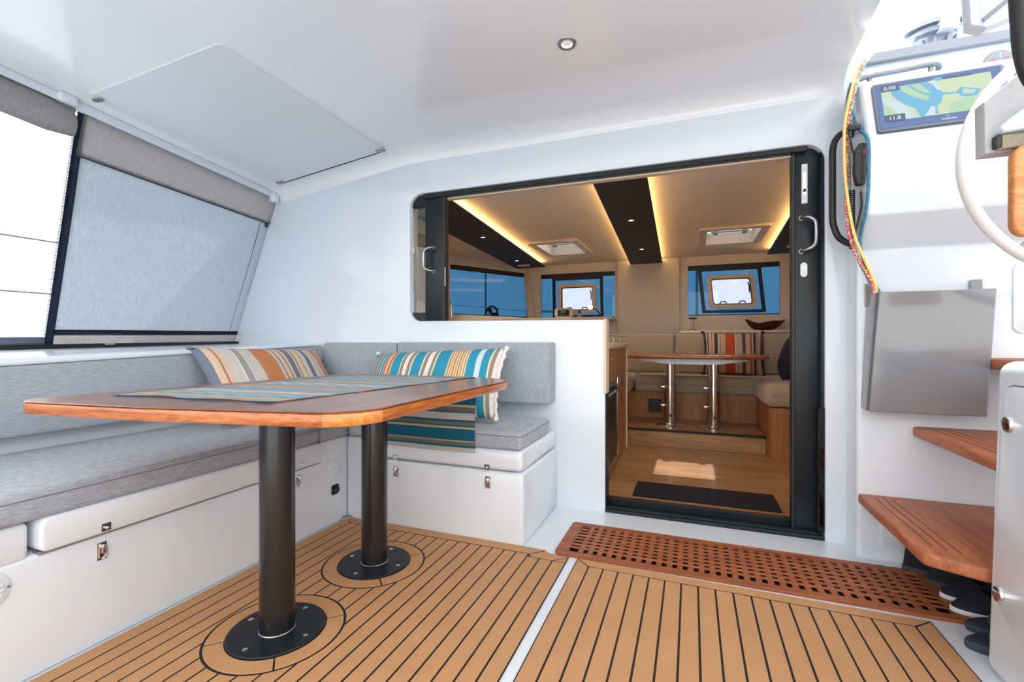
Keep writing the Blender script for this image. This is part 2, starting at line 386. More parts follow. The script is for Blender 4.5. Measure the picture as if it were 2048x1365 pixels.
# starboard panel
xl, xr = -.462, .752; nP = 20; pw = (xr-xl)/nP
P('caulk_bed', prism([(xl, -.9), (xr, -.9), (xr, 1.966), (xl, 1.985)], 0.0003, PZ-.0011), caulk, fl, False)
ye = lambda x: 1.986-(x-xl)/(xr-xl)*.018
for k in range(nP):
    a = xl+k*pw+GAP/2; b = xl+(k+1)*pw-GAP/2
    if k == 0: poly = [(a, -.9), (b, -.9), (b, ye(b)-.056), (a, ye(a)-.006)]
    elif k == nP-1: poly = [(a, -.9), (b, -.9), (b, ye(b)-.006), (a, ye(a)-.056)]
    else: poly = [(a, -.9), (b, -.9), (b, ye(b)-.056), (a, ye(a)-.056)]
    deckpiece(poly)
deckpiece([(xl+.003, ye(xl)), (xl+pw, ye(xl+pw)-.050), (xr-pw, ye(xr-pw)-.050), (xr-.003, ye(xr))], 'border_plank')
# ---------------- forward bulkhead with one opening (window part + door part)
YB = 2.59
opening = rpoly([(-.447, -.1), (-.447, 1.070), (-1.713, 1.080), (-1.713, 1.903), (.590, 1.893), (.590, -.1)], [0, 0, .075, .085, .085, 0], 8)
outer = [(.70, -.1), (.70, 2.16), (-3.42, 2.16), (-3.42, -.1)]
Mb = frame((0, YB, 0), (1, 0, 0), (0, 0, 1))   # local z = -Y
O('wall_forward', prism(opening+outer, -.095, 0, Mb, r=.008, seg=2, top_only=True), gel, 'white gelcoat forward bulkhead with the salon opening', None, kind='structure', smooth=30)
# ---------------- hardtop
drop = lambda X: max(0, -1.7-X)*.12 if X > -2.0 else .036+(-2.0-X)*.12
def zc(X, Y): return 2.2+.0875*(2.45-Y)-drop(X)
xs = [-2.93, -2.86, -2.6, -2.3, -2.05, -1.9, -1.8, -1.7, -1.4, -1, -.5, 0, .3, .5, .64, .662]
prof = [-.3, -.1, 0, .4, .8, 1.2, 1.6, 2.0, 2.3, 2.48]
def roof(u, v, off=0):
    X = xs[round(u*(len(xs)-1))]; j = round(v*(len(prof)+8)); 
    if j < len(prof): Y = prof[j]; z = zc(X, Y)
    else:
        a = (j-len(prof)+1)/9*PI/2; r = .112; Y = 2.48+r*math.sin(a); z = zc(X, 2.48)-r*(1-math.cos(a))
    return Vector((X, Y, z))
rb = grid(lambda u, v: roof(u, v), len(xs)-1, len(prof)+8, uv=False)
bmesh.ops.recalc_face_normals(rb, faces=rb.faces[:])
ret = bmesh.ops.extrude_face_region(rb, geom=rb.faces[:]); bmesh.ops.translate(rb, verts=[g for g in ret['geom'] if isinstance(g, bmesh.types.BMVert)], vec=(0, .02, .09))
O('ceiling', rb, gelc, 'white gelcoat hardtop ceiling over the cockpit', None, kind='structure', smooth=50)
O('bounce_deck', box(-2.6, 2.6, -5.0, -1.2, -.30, -.02, .02, 2), gel, 'unseen white aft deck added behind the cockpit to bounce light', None, kind='structure')  # out of view, added to bounce sunlight up onto the hardtop ceiling
# ---------------- port coaming and side deck
ci = lambda Y: .883+.03*(Y-.9)
def coam(u, v):
    Y = -1.2+3.82*v; p = [(-2.405, 0), (-2.405, ci(Y)-.015), (-2.415, ci(Y)), (-2.46, ci(Y)+.004), (-3.2, .905+.02*(Y-1.46)), (-3.34, .912+.02*(Y-1.46)), (-4.3, .80), (-4.32, -1.2)]
    x, z = p[round(u*7)]; return Vector((x, Y, z))
O('wall_port', grid(coam, 7, 10, uv=False), gel, 'white moulded port coaming and side deck behind the settee', None, kind='structure', smooth=40)

# ---------------- hardtop inset panel, its catches, downlight
t = T('ceiling_hatch', 'flush pale grey rectangular panel hinged in the hardtop ceiling', 'hatch', (-2.3, 1.95, 2.15))
A, Bq, Cq, Dq = [(-1.925, 1.440), (-2.785, 1.385), (-2.72, 2.47), (-1.83, 2.475)]
def hp(u, v, o=0):
    a = Vector(A).lerp(Vector(Bq), u); d = Vector(Dq).lerp(Vector(Cq), u); p = a.lerp(d, v); zz = lambda q: zc(q[0], q[1])
    z = (zz(A)*(1-u)+zz(Bq)*u)*(1-v)+(zz(Dq)*(1-u)+zz(Cq)*u)*v
    return Vector((p.x, p.y, z-.006-.010*v-o))
hb = prism(rpoly([A, Bq, Cq, Dq], .03, 5), 0, 1)
def hz(x, y, top):
    # plane through the panel corners
    p1 = hp(0, 0); p2 = hp(1, 0); p3 = hp(0, 1); n = (p2-p1).cross(p3-p1); z = p1.z-(n.x*(x-p1.x)+n.y*(y-p1.y))/n.z
    return z if not top else z+.022
for v in hb.verts: v.co.z = hz(v.co.x, v.co.y, v.co.z > .5)
P('panel', hb, gelp, t, 30)
P('seal', prism([(-2.72, 2.470), (-1.83, 2.475), (-1.83, 2.483), (-2.72, 2.479)], 0, 1), caulk, t)
sb = t.children[-1].data
for v in sb.vertices:
    x = v.co.x-2.3; y = v.co.y+1.95; v.co.z = hz(x, y, 0)-2.15+(.008 if v.co.z+2.15 > .5 else -.001)
for x, y in ((-2.76, 1.42), (-2.69, 2.455), (-1.85, 2.458)):
    P('hinge', box(-.028, .028, -.012, .012, 0, .009, .003, 1, Matrix.Translation((x, y, hz(x, y, 0)-.010)) @ Matrix.Rotation(.15, 4, 'Z')), steel, t)
t = T('recessed_downlight', 'small round lit downlight with a steel ring in the hardtop', 'light', (-.504, 1.968, 2.235))
Md = Matrix.Translation((-.504, 1.968, zc(-.504, 1.968))) @ Matrix.Rotation(PI-.0873, 4, 'X')
P('bezel', lathe([(.024, -.002), (.024, .006), (.034, .009), (.040, .005), (.042, -.002)], 32, Md), steel, t)
P('reflector', lathe([(.0245, .004), (.018, -.004), (0, -.005)], 28, Md), lamp_w, t, label='glowing warm lamp')
ll = bpy.data.lights.new('downlight_glow', 'SPOT'); ll.energy = 2.5; ll.color = (1, .85, .65); ll.spot_size = 1.6; ll.shadow_soft_size = .02
lo = bpy.data.objects.new('downlight_glow', ll); C.objects.link(lo); lo.location = (0, 0, -.03); lo.parent = t
# ---------------- port top rail and curtains
zr = lambda Y: zc(-2.88, Y)
def bar(p, q, w_, h_, r=.004):
    p = Vector(p); q = Vector(q); d = q-p; M = frame(p, d.normalized(), Vector((0, 0, 1)).cross(d).normalized()); return box(0, d.length, -w_/2, w_/2, -h_/2, h_/2, r, 2, M)
t = T('curtain_rail', 'white aluminium rail along the port edge of the hardtop', 'rail', (-2.88, 1.5, 2.1))
P('track', bar((-2.885, -.6, zr(-.6)-.022), (-2.885, 2.575, zr(2.575)-.022), .05, .05, .010), gel, t)
P('bracket', box(-.022, .022, -.04, .04, -.025, .025, .014, 3, Matrix.Translation((-2.855, 1.34, zr(1.34)-.02))), gel, t)
P('end_fitting', box(-.03, .03, -.025, .03, -.05, .02, .018, 3, Matrix.Translation((-2.85, 2.545, zr(2.56)-.035))), gel, t)
ctop = lambda Y: Vector((-2.875, Y, zr(Y)-.03)); cbot = lambda Y: Vector((-3.30, Y, .925+.02*(Y-1.46)))
def cur(y0t, y1t, y0b, y1b, t0, t1, off=0, wav=.006):
    nrm = Vector((.94, 0, -.34))
    def f(u, v):
        a = ctop(y0t+(y1t-y0t)*u); b = cbot(y0b+(y1b-y0b)*u); tt = t0+(t1-t0)*v; p = a.lerp(b, tt)
        return p+nrm*(off+wav*math.sin(7*u+3*tt)*math.sin(PI*tt)-.045*math.sin(PI*tt)*0)
    return f
t = T('side_curtain', 'grey canvas side curtain lowered and zipped beside the bulkhead', 'curtain', (-3.1, 2.0, .93))
P('canvas', grid(cur(1.425, 2.5925, 1.475, 2.5925, .165, .955), 24, 24, thick=.002), blindfab, t, True)
P('valance', grid(cur(1.415, 2.5925, 1.418, 2.5925, .0, .178, .012, .004), 24, 8, thick=.003), valfab, t, True)
P('valance_hem', tube([cur(1.415, 2.578, 1.418, 2.582, 0, .178, .014, .004)(k/30, 1) for k in range(31)], .004, 6), navy, t)
P('bottom_zip', grid(cur(1.425, 2.575, 1.475, 2.585, .925, .948, .006), 24, 2, thick=.004), navy, t, True)
P('zip_teeth', grid(cur(1.425, 2.575, 1.49, 1.75, .9355, .9385, .0072), 24, 1, thick=.003), steel, t, True)
P('hem_strip', grid(cur(1.425, 2.5925, 1.465, 2.5925, .948, 1.0, 0), 24, 2, thick=.002), valfab, t, True)
P('side_zip', grid(cur(1.392, 1.427, 1.446, 1.484, -.02, 1.0, .006), 2, 24, thick=.004), navy, t, True)
P('seam', grid(cur(2.515, 2.520, 2.515, 2.520, .19, .925, .003), 1, 24, thick=.001), valfab, t, True)
P('zip_pull', box(-.006, .006, -.012, .012, -.02, .01, .003, 1, Matrix.Translation(cur(1.425, 2.575, 1.475, 2.58, 0, .955)(.985, .20)+Vector((.014, 0, 0)))), plasticb, t)
t = T('rolled_curtain', 'grey canvas side curtain rolled up above the open port window', 'curtain', (-2.9, .8, 2.0))
def roll(u, v):
    Y = -.7+2.08*u; a = PI*(v*1.35)-.25; r = .062*(1-.15*abs(math.sin(3*u)))*(.75 if u > .995 else 1); base = ctop(Y)+Vector((-.01, 0, -.09))
    if v < .12: return ctop(Y).lerp(base+Vector((r, 0, .05)), v/.12*.5)
    return base+Vector((r*math.sin(a)*.8, 0, r*1.3*math.cos(a)))
P('roll', grid(roll, 20, 20, thick=.002), valfab, t, True)
t = T('vinyl_window', 'clear vinyl side window with toothed zips under the rolled curtain', 'window', (-3.1, .8, .93))
P('vinyl', grid(cur(-.7, 1.40, -.7, 1.455, .05, .965, -.004, .003), 6, 10), vinyl, t, True)
P('zip_tape', grid(cur(1.392, 1.406, 1.446, 1.460, .03, .97, .003, .003), 1, 20, thick=.003), navy, t, True)
zt = B()
for k in range(150):
    f_ = cur(1.386, 1.392, 1.440, 1.446, 0, 1, .004, .003); p = f_(.5, .05+.91*k/150); box(-.0015, .0015, -.005, .005, -.0025, .0025, 0, 1, Matrix.Translation(p), bm=zt)
P('zip_teeth', zt, trimgrey, t, False); t.children[-1]['kind'] = 'stuff'
P('hem', grid(cur(-.7, 1.40, -.7, 1.455, .96, 1.0, .002, .003), 6, 2, thick=.003), trimgrey, t, True)
t = T('curtain_track', 'black aluminium track along the side deck under the curtain', 'track', (-3.28, 1.2, .9))
P('channel', bar((-3.275, -.7, .885), (-3.275, 2.58, .945-.014), .05, .034, .004), blk, t)
P('clip', bar((-3.24, 1.70, .931), (-3.24, 1.75, .932), .012, .010, .002), steel, t)

# ================================================================ SETTEE LOCKERS
def latch(parent, M):
    b = box(-.0135, .0135, -.030, .026, 0, .003, .0025, 1, M); P('latch_plate', b, chrome, parent)
    pl = [o for o in C.objects if o.parent == parent][-1]
    ring = tube([(-.0095, -.020, .006), (-.0095, .012, .007), (0, .018, .008), (.0095, .012, .007), (.0095, -.020, .006), (0, -.026, .006)], .0026, 8, True, M=M); P('pull_loop', ring, chrome, pl)
    P('latch_lever', box(-.006, .006, -.008, .020, .003, .014, .003, 2, M), chrome, pl)
def keeper(parent, M):
    b = box(-.014, .014, -.0125, .0125, 0, .003, .003, 1, M); P('keeper', b, chrome, parent); k = [o for o in C.objects if o.parent == parent][-1]
    P('hook', box(-.005, .006, -.006, .004, .003, .013, .003, 2, M), chrome, k)
def vent(parent, M):
    P('vent', lathe([(.051, 0), (.0505, .002), (.047, .004), (0, .004)], 36, M), gel, parent); v = [o for o in C.objects if o.parent == parent][-1]
    for k in range(5):
        yy = -.024+.012*k; hw = math.sqrt(.036**2-yy**2); P('louvre', box(-hw, hw, yy-.003, yy+.003, .004, .0075, .002, 1, M @ Matrix.Rotation(.25, 4, 'Z')), gel, v)
    for k in range(4):
        a = PI/2*k; P('screw', cyl(.0035, .003, .006, M @ Matrix.Translation((.044*math.cos(a), .044*math.sin(a), 0)), 10), steel, v)
t = T('port_settee_locker', 'long white port settee locker with two steel toggle latches', 'locker', (-2.05, .8, 0))
P('body', box(-2.40, -1.73, -.9, 2.58, 0, .345, .012, 3), gel, t)
P('top_rim', box(-2.40, -1.73, -.9, .728, .335, .442, .014, 3), gel, t)
P('top_rim', box(-2.40, -1.732, 1.826, 2.58, .335, .440, .012, 3), gel, t)
P('lid', prism(rrect(.742, 1.812, .349, .446, .022, 5), -.67, .022, frame((-1.73, 0, 0), (0, 1, 0), (0, 0, 1)), r=.010, seg=3, top_only=True), gel, t)
P('drip_groove', box(-1.76, -1.722, .745, 1.81, .3405, .3485, .003, 1), gelgrey, t)
Mp = lambda Y, z, d=0: frame((-1.73+d, Y, z), (0, 1, 0), (0, 0, 1))
for Y in (.899, 1.684): latch(t, Mp(Y, .292)); keeper(t, Mp(Y, .368, .022))
vent(t, Mp(1.925, .282)); vent(t, Mp(.640, .285))
sk = P('power_socket', prism(rrect(-.026, .026, -.026, .026, .010, 4), 0, .004, Mp(1.925, .178), r=.001, seg=1, top_only=True), plasticb, t)
P('socket_cap', cyl(.019, .004, .017, Mp(1.925, .178), 20, bev=.003), plasticb, sk)
for s in (-.021, .021): P('screw', cyl(.003, .004, .006, Mp(1.925+s, .178), 8), steel, sk)
t = T('forward_settee_locker', 'short white locker under the forward bench with two toggle latches', 'locker', (-1.2, 2.3, 0))
P('body', box(-1.728, -.722, 2.010, 2.585, 0, .337, .014, 3), gel, t)
P('top_rim', box(-1.728, -1.512, 2.012, 2.585, .325, .440, .010, 3), gel, t)
P('lid', box(-1.498, -.724, 2.000, 2.575, .345, .442, .020, 4), gel, t)
Mf = lambda X, z, d=0: frame((X, 2.01-d, z), (1, 0, 0), (0, 0, 1))
for X in (-.898, -1.41): latch(t, Mf(X, .283)); keeper(t, Mf(X, .356, .010))
t = T('deck_drain', 'small round steel drain cover in the corner of the sole', 'drain', (-1.715, 1.995, .006))
P('cover', lathe([(0, .010), (.034, .010), (.042, .006), (.043, -.006), (0, -.006)], 24, Matrix.Translation((-1.728, 2.012, .008))), steel, t)
P('rim', lathe([(.043, .006), (.049, .004), (.050, -.007), (.043, -.007)], 24, Matrix.Translation((-1.728, 2.012, .008))), chrome, t)
# cushions
def seat(name, a, label, mat=greyfab, seamz=None):
    x0, x1, y0, y1, z0, z1 = a; t = T(name, label, 'cushion', ((x0+x1)/2, (y0+y1)/2, z0))
    P('cover', box(*a, .020, 4), mat, t, 60)
    e = .0008
    sz = z1-.021
    P('seam', tube([(x0+.01, y0-e, sz), (x1-.01, y0-e, sz), (x1+e, y0+.01, sz), (x1+e, y1-.01, sz), (x1-.01, y1+e, sz), (x0+.01, y1+e, sz), (x0-e, y1-.01, sz), (x0-e, y0+.01, sz)], .0016, 6, True), seamfab, t)
    return t
seat('seat_cushion', (-2.395, -1.715, -.9, 1.805, .445, .530), 'long grey seat cushion on the port locker')
seat('seat_cushion', (-2.395, -1.717, 1.812, 2.45, .443, .530), 'small square grey seat cushion in the settee corner')
seat('seat_cushion', (-1.712, -.726, 1.996, 2.46, .443, .530), 'grey seat cushion on the forward bench under the blue pillow')
def backr(name, poly, M, z0, z1, label, mat):
    t = T(name, label, 'cushion', M.translation); b = prism(poly, z0, z1, M, r=.018, seg=4, top_only=True); P('cover', b, mat, t, 60); return t
# port backrest follows the coaming: front face polygon in (Y,z)
t = backr('backrest_cushion', [(-.9, .595), (2.462, .590), (2.462, .922), (.9, .862), (-.9, .80)], frame((-2.402, 0, 0), (0, 1, 0), (0, 0, 1)), 0, .085, 'long grey backrest cushion along the port coaming', greyfab_p)
P('piping', tube([(-2.322, -.9, .803), (-2.322, .9, .858), (-2.322, 2.40, .916)], .0022, 6), seamfab, t)
M = frame((0, 2.588, 0), (1, 0, 0), (0, 0, 1))
t = backr('backrest_cushion', rrect(-2.318, -1.737, .596, .940, .012, 3), M, 0, .118, 'grey backrest cushion in the settee corner of the bulkhead', greyfab_v)
t = backr('backrest_cushion', rrect(-1.731, -.731, .596, .943, .012, 3), M, 0, .118, 'wide grey backrest cushion behind the blue striped pillow', greyfab_v)
P('piping', tube([(-.742, 2.474, .606), (-.742, 2.474, .934), (-1.72, 2.474, .934)], .002, 6), seamfab, t)

# ================================================================ PILLOWS
lg = srgb(206, 200, 194); wh = srgb(232, 230, 226); og = srgb(206, 124, 76); br = srgb(178, 122, 88); pe = srgb(216, 190, 168); sg = srgb(116, 126, 144); gy = srgb(160, 160, 160); be = srgb(214, 202, 172)
knit = [(.012, og), (.006, srgb(186, 150, 110))]
p1 = [(.05, sg), (.05, pe), (.012, br), (.04, pe), (.08, lg), (.008, wh), (.05, gy), (.008, wh), (.09, lg)]+knit*9+[(.03, lg), (.012, br), (.04, lg), (.012, br), (.03, pe), (.05, sg), (.02, lg), (.012, br), (.05, be), (.012, br), (.05, lg), (.04, sg), (.012, br), (.05, lg), (.01, br), (.04, lg)]+[(.012, og), (.006, lg)]*5+[(.03, lg), (.012, br), (.04, lg)]
tl = srgb(52, 150, 180); td = srgb(36, 128, 162); tp = srgb(150, 140, 122); cr = srgb(228, 214, 182); tn = srgb(190, 140, 88); pb = srgb(206, 220, 232)
p2 = [(.03, tl), (.02, pb), (.03, tl), (.012, og), (.006, cr), (.02, og), (.006, cr), (.03, tl), (.006, wh), (.03, tl), (.006, cr), (.03, og), (.008, cr), (.006, og), (.008, cr), (.03, og), (.008, cr), (.09, tl), (.012, cr), (.028, tp), (.035, wh), (.028, tp), (.012, cr), (.09, tl), (.012, cr), (.028, tp), (.04, wh), (.028, tp), (.012, cr), (.11, tl)]+[(.010, cr), (.012, tn)]*7+[(.010, cr), (.07, tl), (.045, pb), (.06, tl), (.012, cr), (.03, tp), (.04, wh)]
rl = list(reversed(p2[3:]))
M = frame((-2.195, 1.985, .725), (-.03, 1, -.03), (-.27, 0, .40))
t = T('throw_pillow', 'long pillow with orange and grey stripes leaning on the port backrest', 'pillow', (-2.15, 1.985, .53))
m_p1 = stripes('orange_grey_stripes', p1); m_p2 = stripes('teal_stripes', p2)
P('cover', pillow(.86, .44, .17, M), m_p1, t, True)
for u, v in ((-1, 1), (1, 1), (-1, -1), (1, -1)): P('tassel', lathe([(0, -.018), (.010, -.014), (.012, 0), (.006, .014), (0, .018)], 8, M @ Matrix.Translation((u*.425, v*.215, 0)) @ Matrix.Rotation(.7, 4, 'X')), m_p1, t, True)
M = frame((-1.37, 2.275, .715), (1, -.03, .045), (-.04, .27, .40))
t = T('throw_pillow', 'teal, white and orange striped pillow leaning on the forward backrest', 'pillow', (-1.37, 2.2, .53))
P('cover', pillow(.88, .43, .19, M), m_p2, t, True)
whf = plain('white_tassel', srgb(226, 224, 218), .9)
for u, v in ((-1, 1), (1, 1), (-1, -1), (1, -1)): P('tassel', lathe([(0, -.02), (.013, -.014), (.015, 0), (.008, .014), (0, .018)], 8, M @ Matrix.Translation((u*.437, v*.212, 0)) @ Matrix.Rotation(.7, 4, 'X')), whf, t, True)
edge = [];
for k in range(25):
    v = -1+2*k/24; pinu = 1-.06*(1-v*v); edge.append((.44*pinu+.004*math.sin(k*1.9), v*.212, .004*math.sin(k*2.3)))
P('fringe', tube(edge, .010, 8, M=M), whf, t, True)

# ================================================================ COCKPIT TABLE
ZT = .776; TT = .040
t = T('cockpit_table', 'varnished teak cockpit table on two black pedestal legs', 'table', (-1.27, 1.4, 0))
outl = rpoly([(-1.875, .735), (-1.35, .792), (-.752, .905), (-.752, 2.0), (-1.70, 2.0)], [.075, 0, .15, .13, .13], 12)
P('tabletop', prism(outl, ZT-.003, ZT, r=.0025, seg=1, top_only=True), teakt, t, 30)
tp_ = t.children[-1]
# edge band of separate lengths, each its own piece
def inset(poly, d):
    n = len(poly); out = []
    for i in range(n):
        a = Vector(poly[i-1]); p = Vector(poly[i]); b = Vector(poly[(i+1) % n]); e1 = (p-a).normalized(); e2 = (b-p).normalized(); nn = (Vector((-e1.y, e1.x))+Vector((-e2.y, e2.x)))
        nn = nn.normalized() if nn.length > 1e-6 else Vector((-e1.y, e1.x)); out.append((p.x+nn.x*d, p.y+nn.y*d))
    return out
P('core', prism(inset(outl, .01), ZT-TT+.004, ZT-.0031), teake, tp_, 30)
lv = [(0.012, -TT), (.004, -TT+.002), (0, -TT+.008), (0, -.014), (.002, -.007), (.008, -.0031)]
lev = [[(x, y, ZT+z) for x, y in (inset(outl, d) if d else outl)] for d, z in lv]
teakx = wood('table_edge_teak_long', srgb(126, 68, 30), srgb(176, 100, 48), srgb(206, 130, 70), 'X', .25, .5); teakc = wood('table_corner_teak', srgb(168, 98, 42), srgb(206, 132, 62), srgb(222, 156, 86), 'X', .25, .5)
def edgecls(k):
    a, b = outl[k], outl[(k+1) % len(outl)]; g = math.degrees(math.atan2(-(b[0]-a[0]), b[1]-a[1]))   # outward normal angle
    if abs(g+90) < 22: return 'near'
    if abs(g) < 6: return 'right'
    if abs(g-90) < 6: return 'far'
    if abs(abs(g)-180) < 16: return 'left'
    return 'corner'
n_ = len(outl); cls = [edgecls(k) for k in range(n_)]; st = next(k for k in range(n_) if cls[k] != cls[k-1]); run = []
for k in range(st, st+n_+1):
    kk = k % n_
    if run and (k == st+n_ or cls[kk] != cls[run[0]]):
        eb = B(); idx = run+[(run[-1]+1) % n_]; rw = [[eb.verts.new(L_[q]) for q in idx] for L_ in lev]
        for a_, b_ in zip(rw, rw[1:]):
            for q in range(len(idx)-1): eb.faces.new((a_[q], a_[q+1], b_[q+1], b_[q]))
        P('edge_strip', eb, {'near': teakx, 'far': teakx, 'corner': teakc}.get(cls[run[0]], teake), tp_, 40); run = []
    run.append(kk)
P('underside', prism(inset(outl, .012), ZT-TT, ZT-TT+.004), teake, tp_, 30)
for cx, cy in rings:
    l = P('leg', lathe([(0, .012), (0.0535, .012), (0.0535, ZT-TT-.012), (0, ZT-TT-.012)], 48, Matrix.Translation((cx, cy, 0))), blkp, t)
    P('weld_ring', lathe([(0.0535, .0115), (.0565, .0120), (0.0535, .015)], 48, Matrix.Translation((cx, cy, 0))), steel, l)
    P('top_flange', cyl(.11, ZT-TT-.012, ZT-TT, Matrix.Translation((cx, cy, 0)), 32), blkp, t)
    f_ = P('base_plate', cyl(.1485, .002, .0125, Matrix.Translation((cx, cy, 0)), 64, bev=.002), blk, t)
    for a in (-18, 72, 162, 252):
        M = Matrix.Translation((cx+.118*math.cos(math.radians(a+18)), cy+.118*math.sin(math.radians(a+18)), .0125)); s_ = P('screw', lathe([(.0085, 0), (.0085, .0006), (.006, .0016), (.003, .0014), (.0028, .0006), (0, .0006)], 14, M), chrome, f_)
# runner
rq = [Vector((-1.735, .925)), Vector((-1.09, .965)), Vector((-.955, 2.0)), Vector((-1.545, 1.985))]
hang = .36; Ln = 1.05+hang
tl0, og0, tp0 = tl, og, tp; tl = srgb(108, 182, 214); og = srgb(220, 160, 118); tp = srgb(176, 176, 170)  # paler set for the length on the table: glare mixed into the stripe colours
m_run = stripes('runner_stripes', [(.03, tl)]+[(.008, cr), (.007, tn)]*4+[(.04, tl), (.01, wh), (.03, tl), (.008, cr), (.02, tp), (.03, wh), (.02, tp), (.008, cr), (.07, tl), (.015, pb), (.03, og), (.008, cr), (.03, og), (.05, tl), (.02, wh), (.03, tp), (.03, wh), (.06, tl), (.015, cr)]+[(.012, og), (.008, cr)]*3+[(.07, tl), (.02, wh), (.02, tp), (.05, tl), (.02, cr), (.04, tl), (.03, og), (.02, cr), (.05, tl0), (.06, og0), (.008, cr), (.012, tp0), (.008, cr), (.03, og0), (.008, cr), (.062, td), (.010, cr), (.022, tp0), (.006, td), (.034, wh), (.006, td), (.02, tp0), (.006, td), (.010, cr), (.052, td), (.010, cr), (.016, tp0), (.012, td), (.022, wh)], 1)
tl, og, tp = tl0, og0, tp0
m_run.node_tree.nodes['Principled BSDF'].inputs['Sheen Weight'].default_value = .35
def runner(u, v):
    s = v*Ln; a = rq[0].lerp(rq[1], u); b = rq[3].lerp(rq[2], u); ye_ = 2.0
    if s < 1.05:
        p = a.lerp(b, s/1.05); z = ZT+.0028+.0012*math.sin(40*u)*math.sin(23*v)+(.003*abs(math.sin(9*u+2)) if s < .02 else 0)
        return Vector((p.x, p.y-.010*math.sin(14*u)*(1 if s < .02 else 0), z))
    h = s-1.05; d = (b-a).normalized(); k = min(h/.02, 1); p = b
    return Vector((p.x, 1.984+.004*math.sin(6*u)*h+.006*(0 if False else 1)+(.0 if h > .02 else 0), ZT+.001-h)) if False else Vector((p.x+.02*(u-.5)*0, 2.0055-(.020*min(1, max(0, (h-.05)/.12)))+.003*math.sin(7*u), ZT+.002-h))
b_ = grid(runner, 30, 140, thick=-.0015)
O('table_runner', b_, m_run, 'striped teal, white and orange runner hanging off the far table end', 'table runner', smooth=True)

# ================================================================ GRATING
t = T('deck_grating', 'teak lattice grating set in front of the salon door', 'grating', (.15, 2.19, 0))
gz0, gz1 = .0005, .013; bw = .045
P('frame', ringp(rrect(GX0, GX1, GY0, GY1, .02, 4), rrect(GX0+bw*1.25, GX1-bw, GY0+bw*.75, GY1-bw*.75, .001, 4), gz0, gz1), teakg, t, 30)
P('hole_shade', box(GX0+.014, GX1-.014, GY0+.014, GY1-.014, -.035, -.030), caulk, t)  # black sheet below the lattice, shade of the holes put in as colour
P('hole_shade_wall', ringp(rrect(GX0+.0125, GX1-.0125, GY0+.0125, GY1-.0125, .002, 2), rrect(GX0+.018, GX1-.018, GY0+.018, GY1-.018, .002, 2), -.034, .0004), caulk, t)  # black liner painting the well sides as if in shade
ix0, ix1, iy0, iy1 = GX0+bw*1.25, GX1-bw, GY0+bw*.75, GY1-bw*.75
nr = 8; hy = (iy1-iy0)/(nr+.6); nc = 32; hx = (ix1-ix0)/(nc+.55)
for k in range(1, nr): yy = iy0+hy*(.3+k); P('slat', box(ix0-.003, ix1+.003, yy-hy*.235, yy+hy*.235, gz1-.0045, gz1, .001, 1), teakg, t)
for k in range(1, nc):
    xx = ix0+hx*(.28+k)
    P('cross_slat', box(xx-hx*.27, xx+hx*.27, iy0-.003, iy1+.003, gz1-.0048, gz1-.0006, .0008, 1), teakg, t)

# ================================================================ SLIDING DOOR, TRACKS
t = T('door_1', 'black aluminium sliding door frame around the salon opening', None, (.06, 2.64, 0), kind='structure')
fo = rpoly([(-1.716, 1.078), (.594, 1.078), (.594, 1.897), (-1.716, 1.906)], [.07, .0, .08, .08], 8)
# upper track follows the opening head
P('head_track', prism([(-1.62, 1.907), (.52, 1.897), (.52, 1.868), (-1.62, 1.872)], -.085, -.012, Mb, r=.003, seg=1, top_only=True), blk, t)
P('head_lip', prism([(-1.47, 1.872), (.47, 1.868), (.47, 1.858), (-1.47, 1.862)], -.09, -.05, Mb), creamp, t)
P('sill', box(-.447, .59, 2.592, 2.70, -.02, .018, .003, 1), blk, t)
for k, yy in enumerate((2.605, 2.622, 2.665)): P('sill_rail', box(-.445, .588, yy, yy+.006, .018, .030+.006*(k == 2), .001, 1), blk, t)
P('sill_step', box(-.447, .50, 2.675, 2.70, .0, .062, .004, 1), blk, t)
# starboard leaf stack
P('leaf_stile', box(.470, .588, 2.625, 2.665, .03, 1.885, .004, 2), blk, t)
P('leaf_edge', box(.458, .472, 2.618, 2.675, .03, 1.868, .003, 1), plasticb, t)
P('jamb_liner', box(.575, .592, 2.600, 2.68, .0, 1.86, .003, 1), blk, t)
P('jamb_liner', box(-.449, -.440, 2.600, 2.68, .02, .655, .003, 1), blk, t)
P('jamb_cover', box(-.455, -.4405, 2.586, 2.685, .655, 1.073, .004, 1), creamp, t)
P('latch_guard', box(.562, .590, 2.588, 2.602, .04, .635, .004, 1), glass('film_gloss', (.08, .09, .10, 1), .12, .12, (.3, .3, .3, 1)), t, label='glossy clear strip on the door edge')
Mdn = lambda X, z, Y=2.625: frame((X, Y, z), (1, 0, 0), (0, 0, 1))
fb = P('flush_bolt', prism(rrect(-.0135, .0135, -.097, .097, .002, 2), 0, .003, Mdn(.513, 1.716), r=.001, seg=1, top_only=True), steel, t, label='steel flush bolt plate')
P('bolt_slot', prism(rrect(-.006, .006, -.055, .055, .0058, 4), .003, .0042, Mdn(.513, 1.716)), chrome, fb)
P('bolt_knob', box(-.005, .005, -.04, -.025, .003, .010, .002, 1, Mdn(.513, 1.716)), plasticb, fb)
for s in (-.085, .085): P('screw', cyl(.003, .003, .004, Mdn(.513, 1.716+s), 10), chrome, fb)
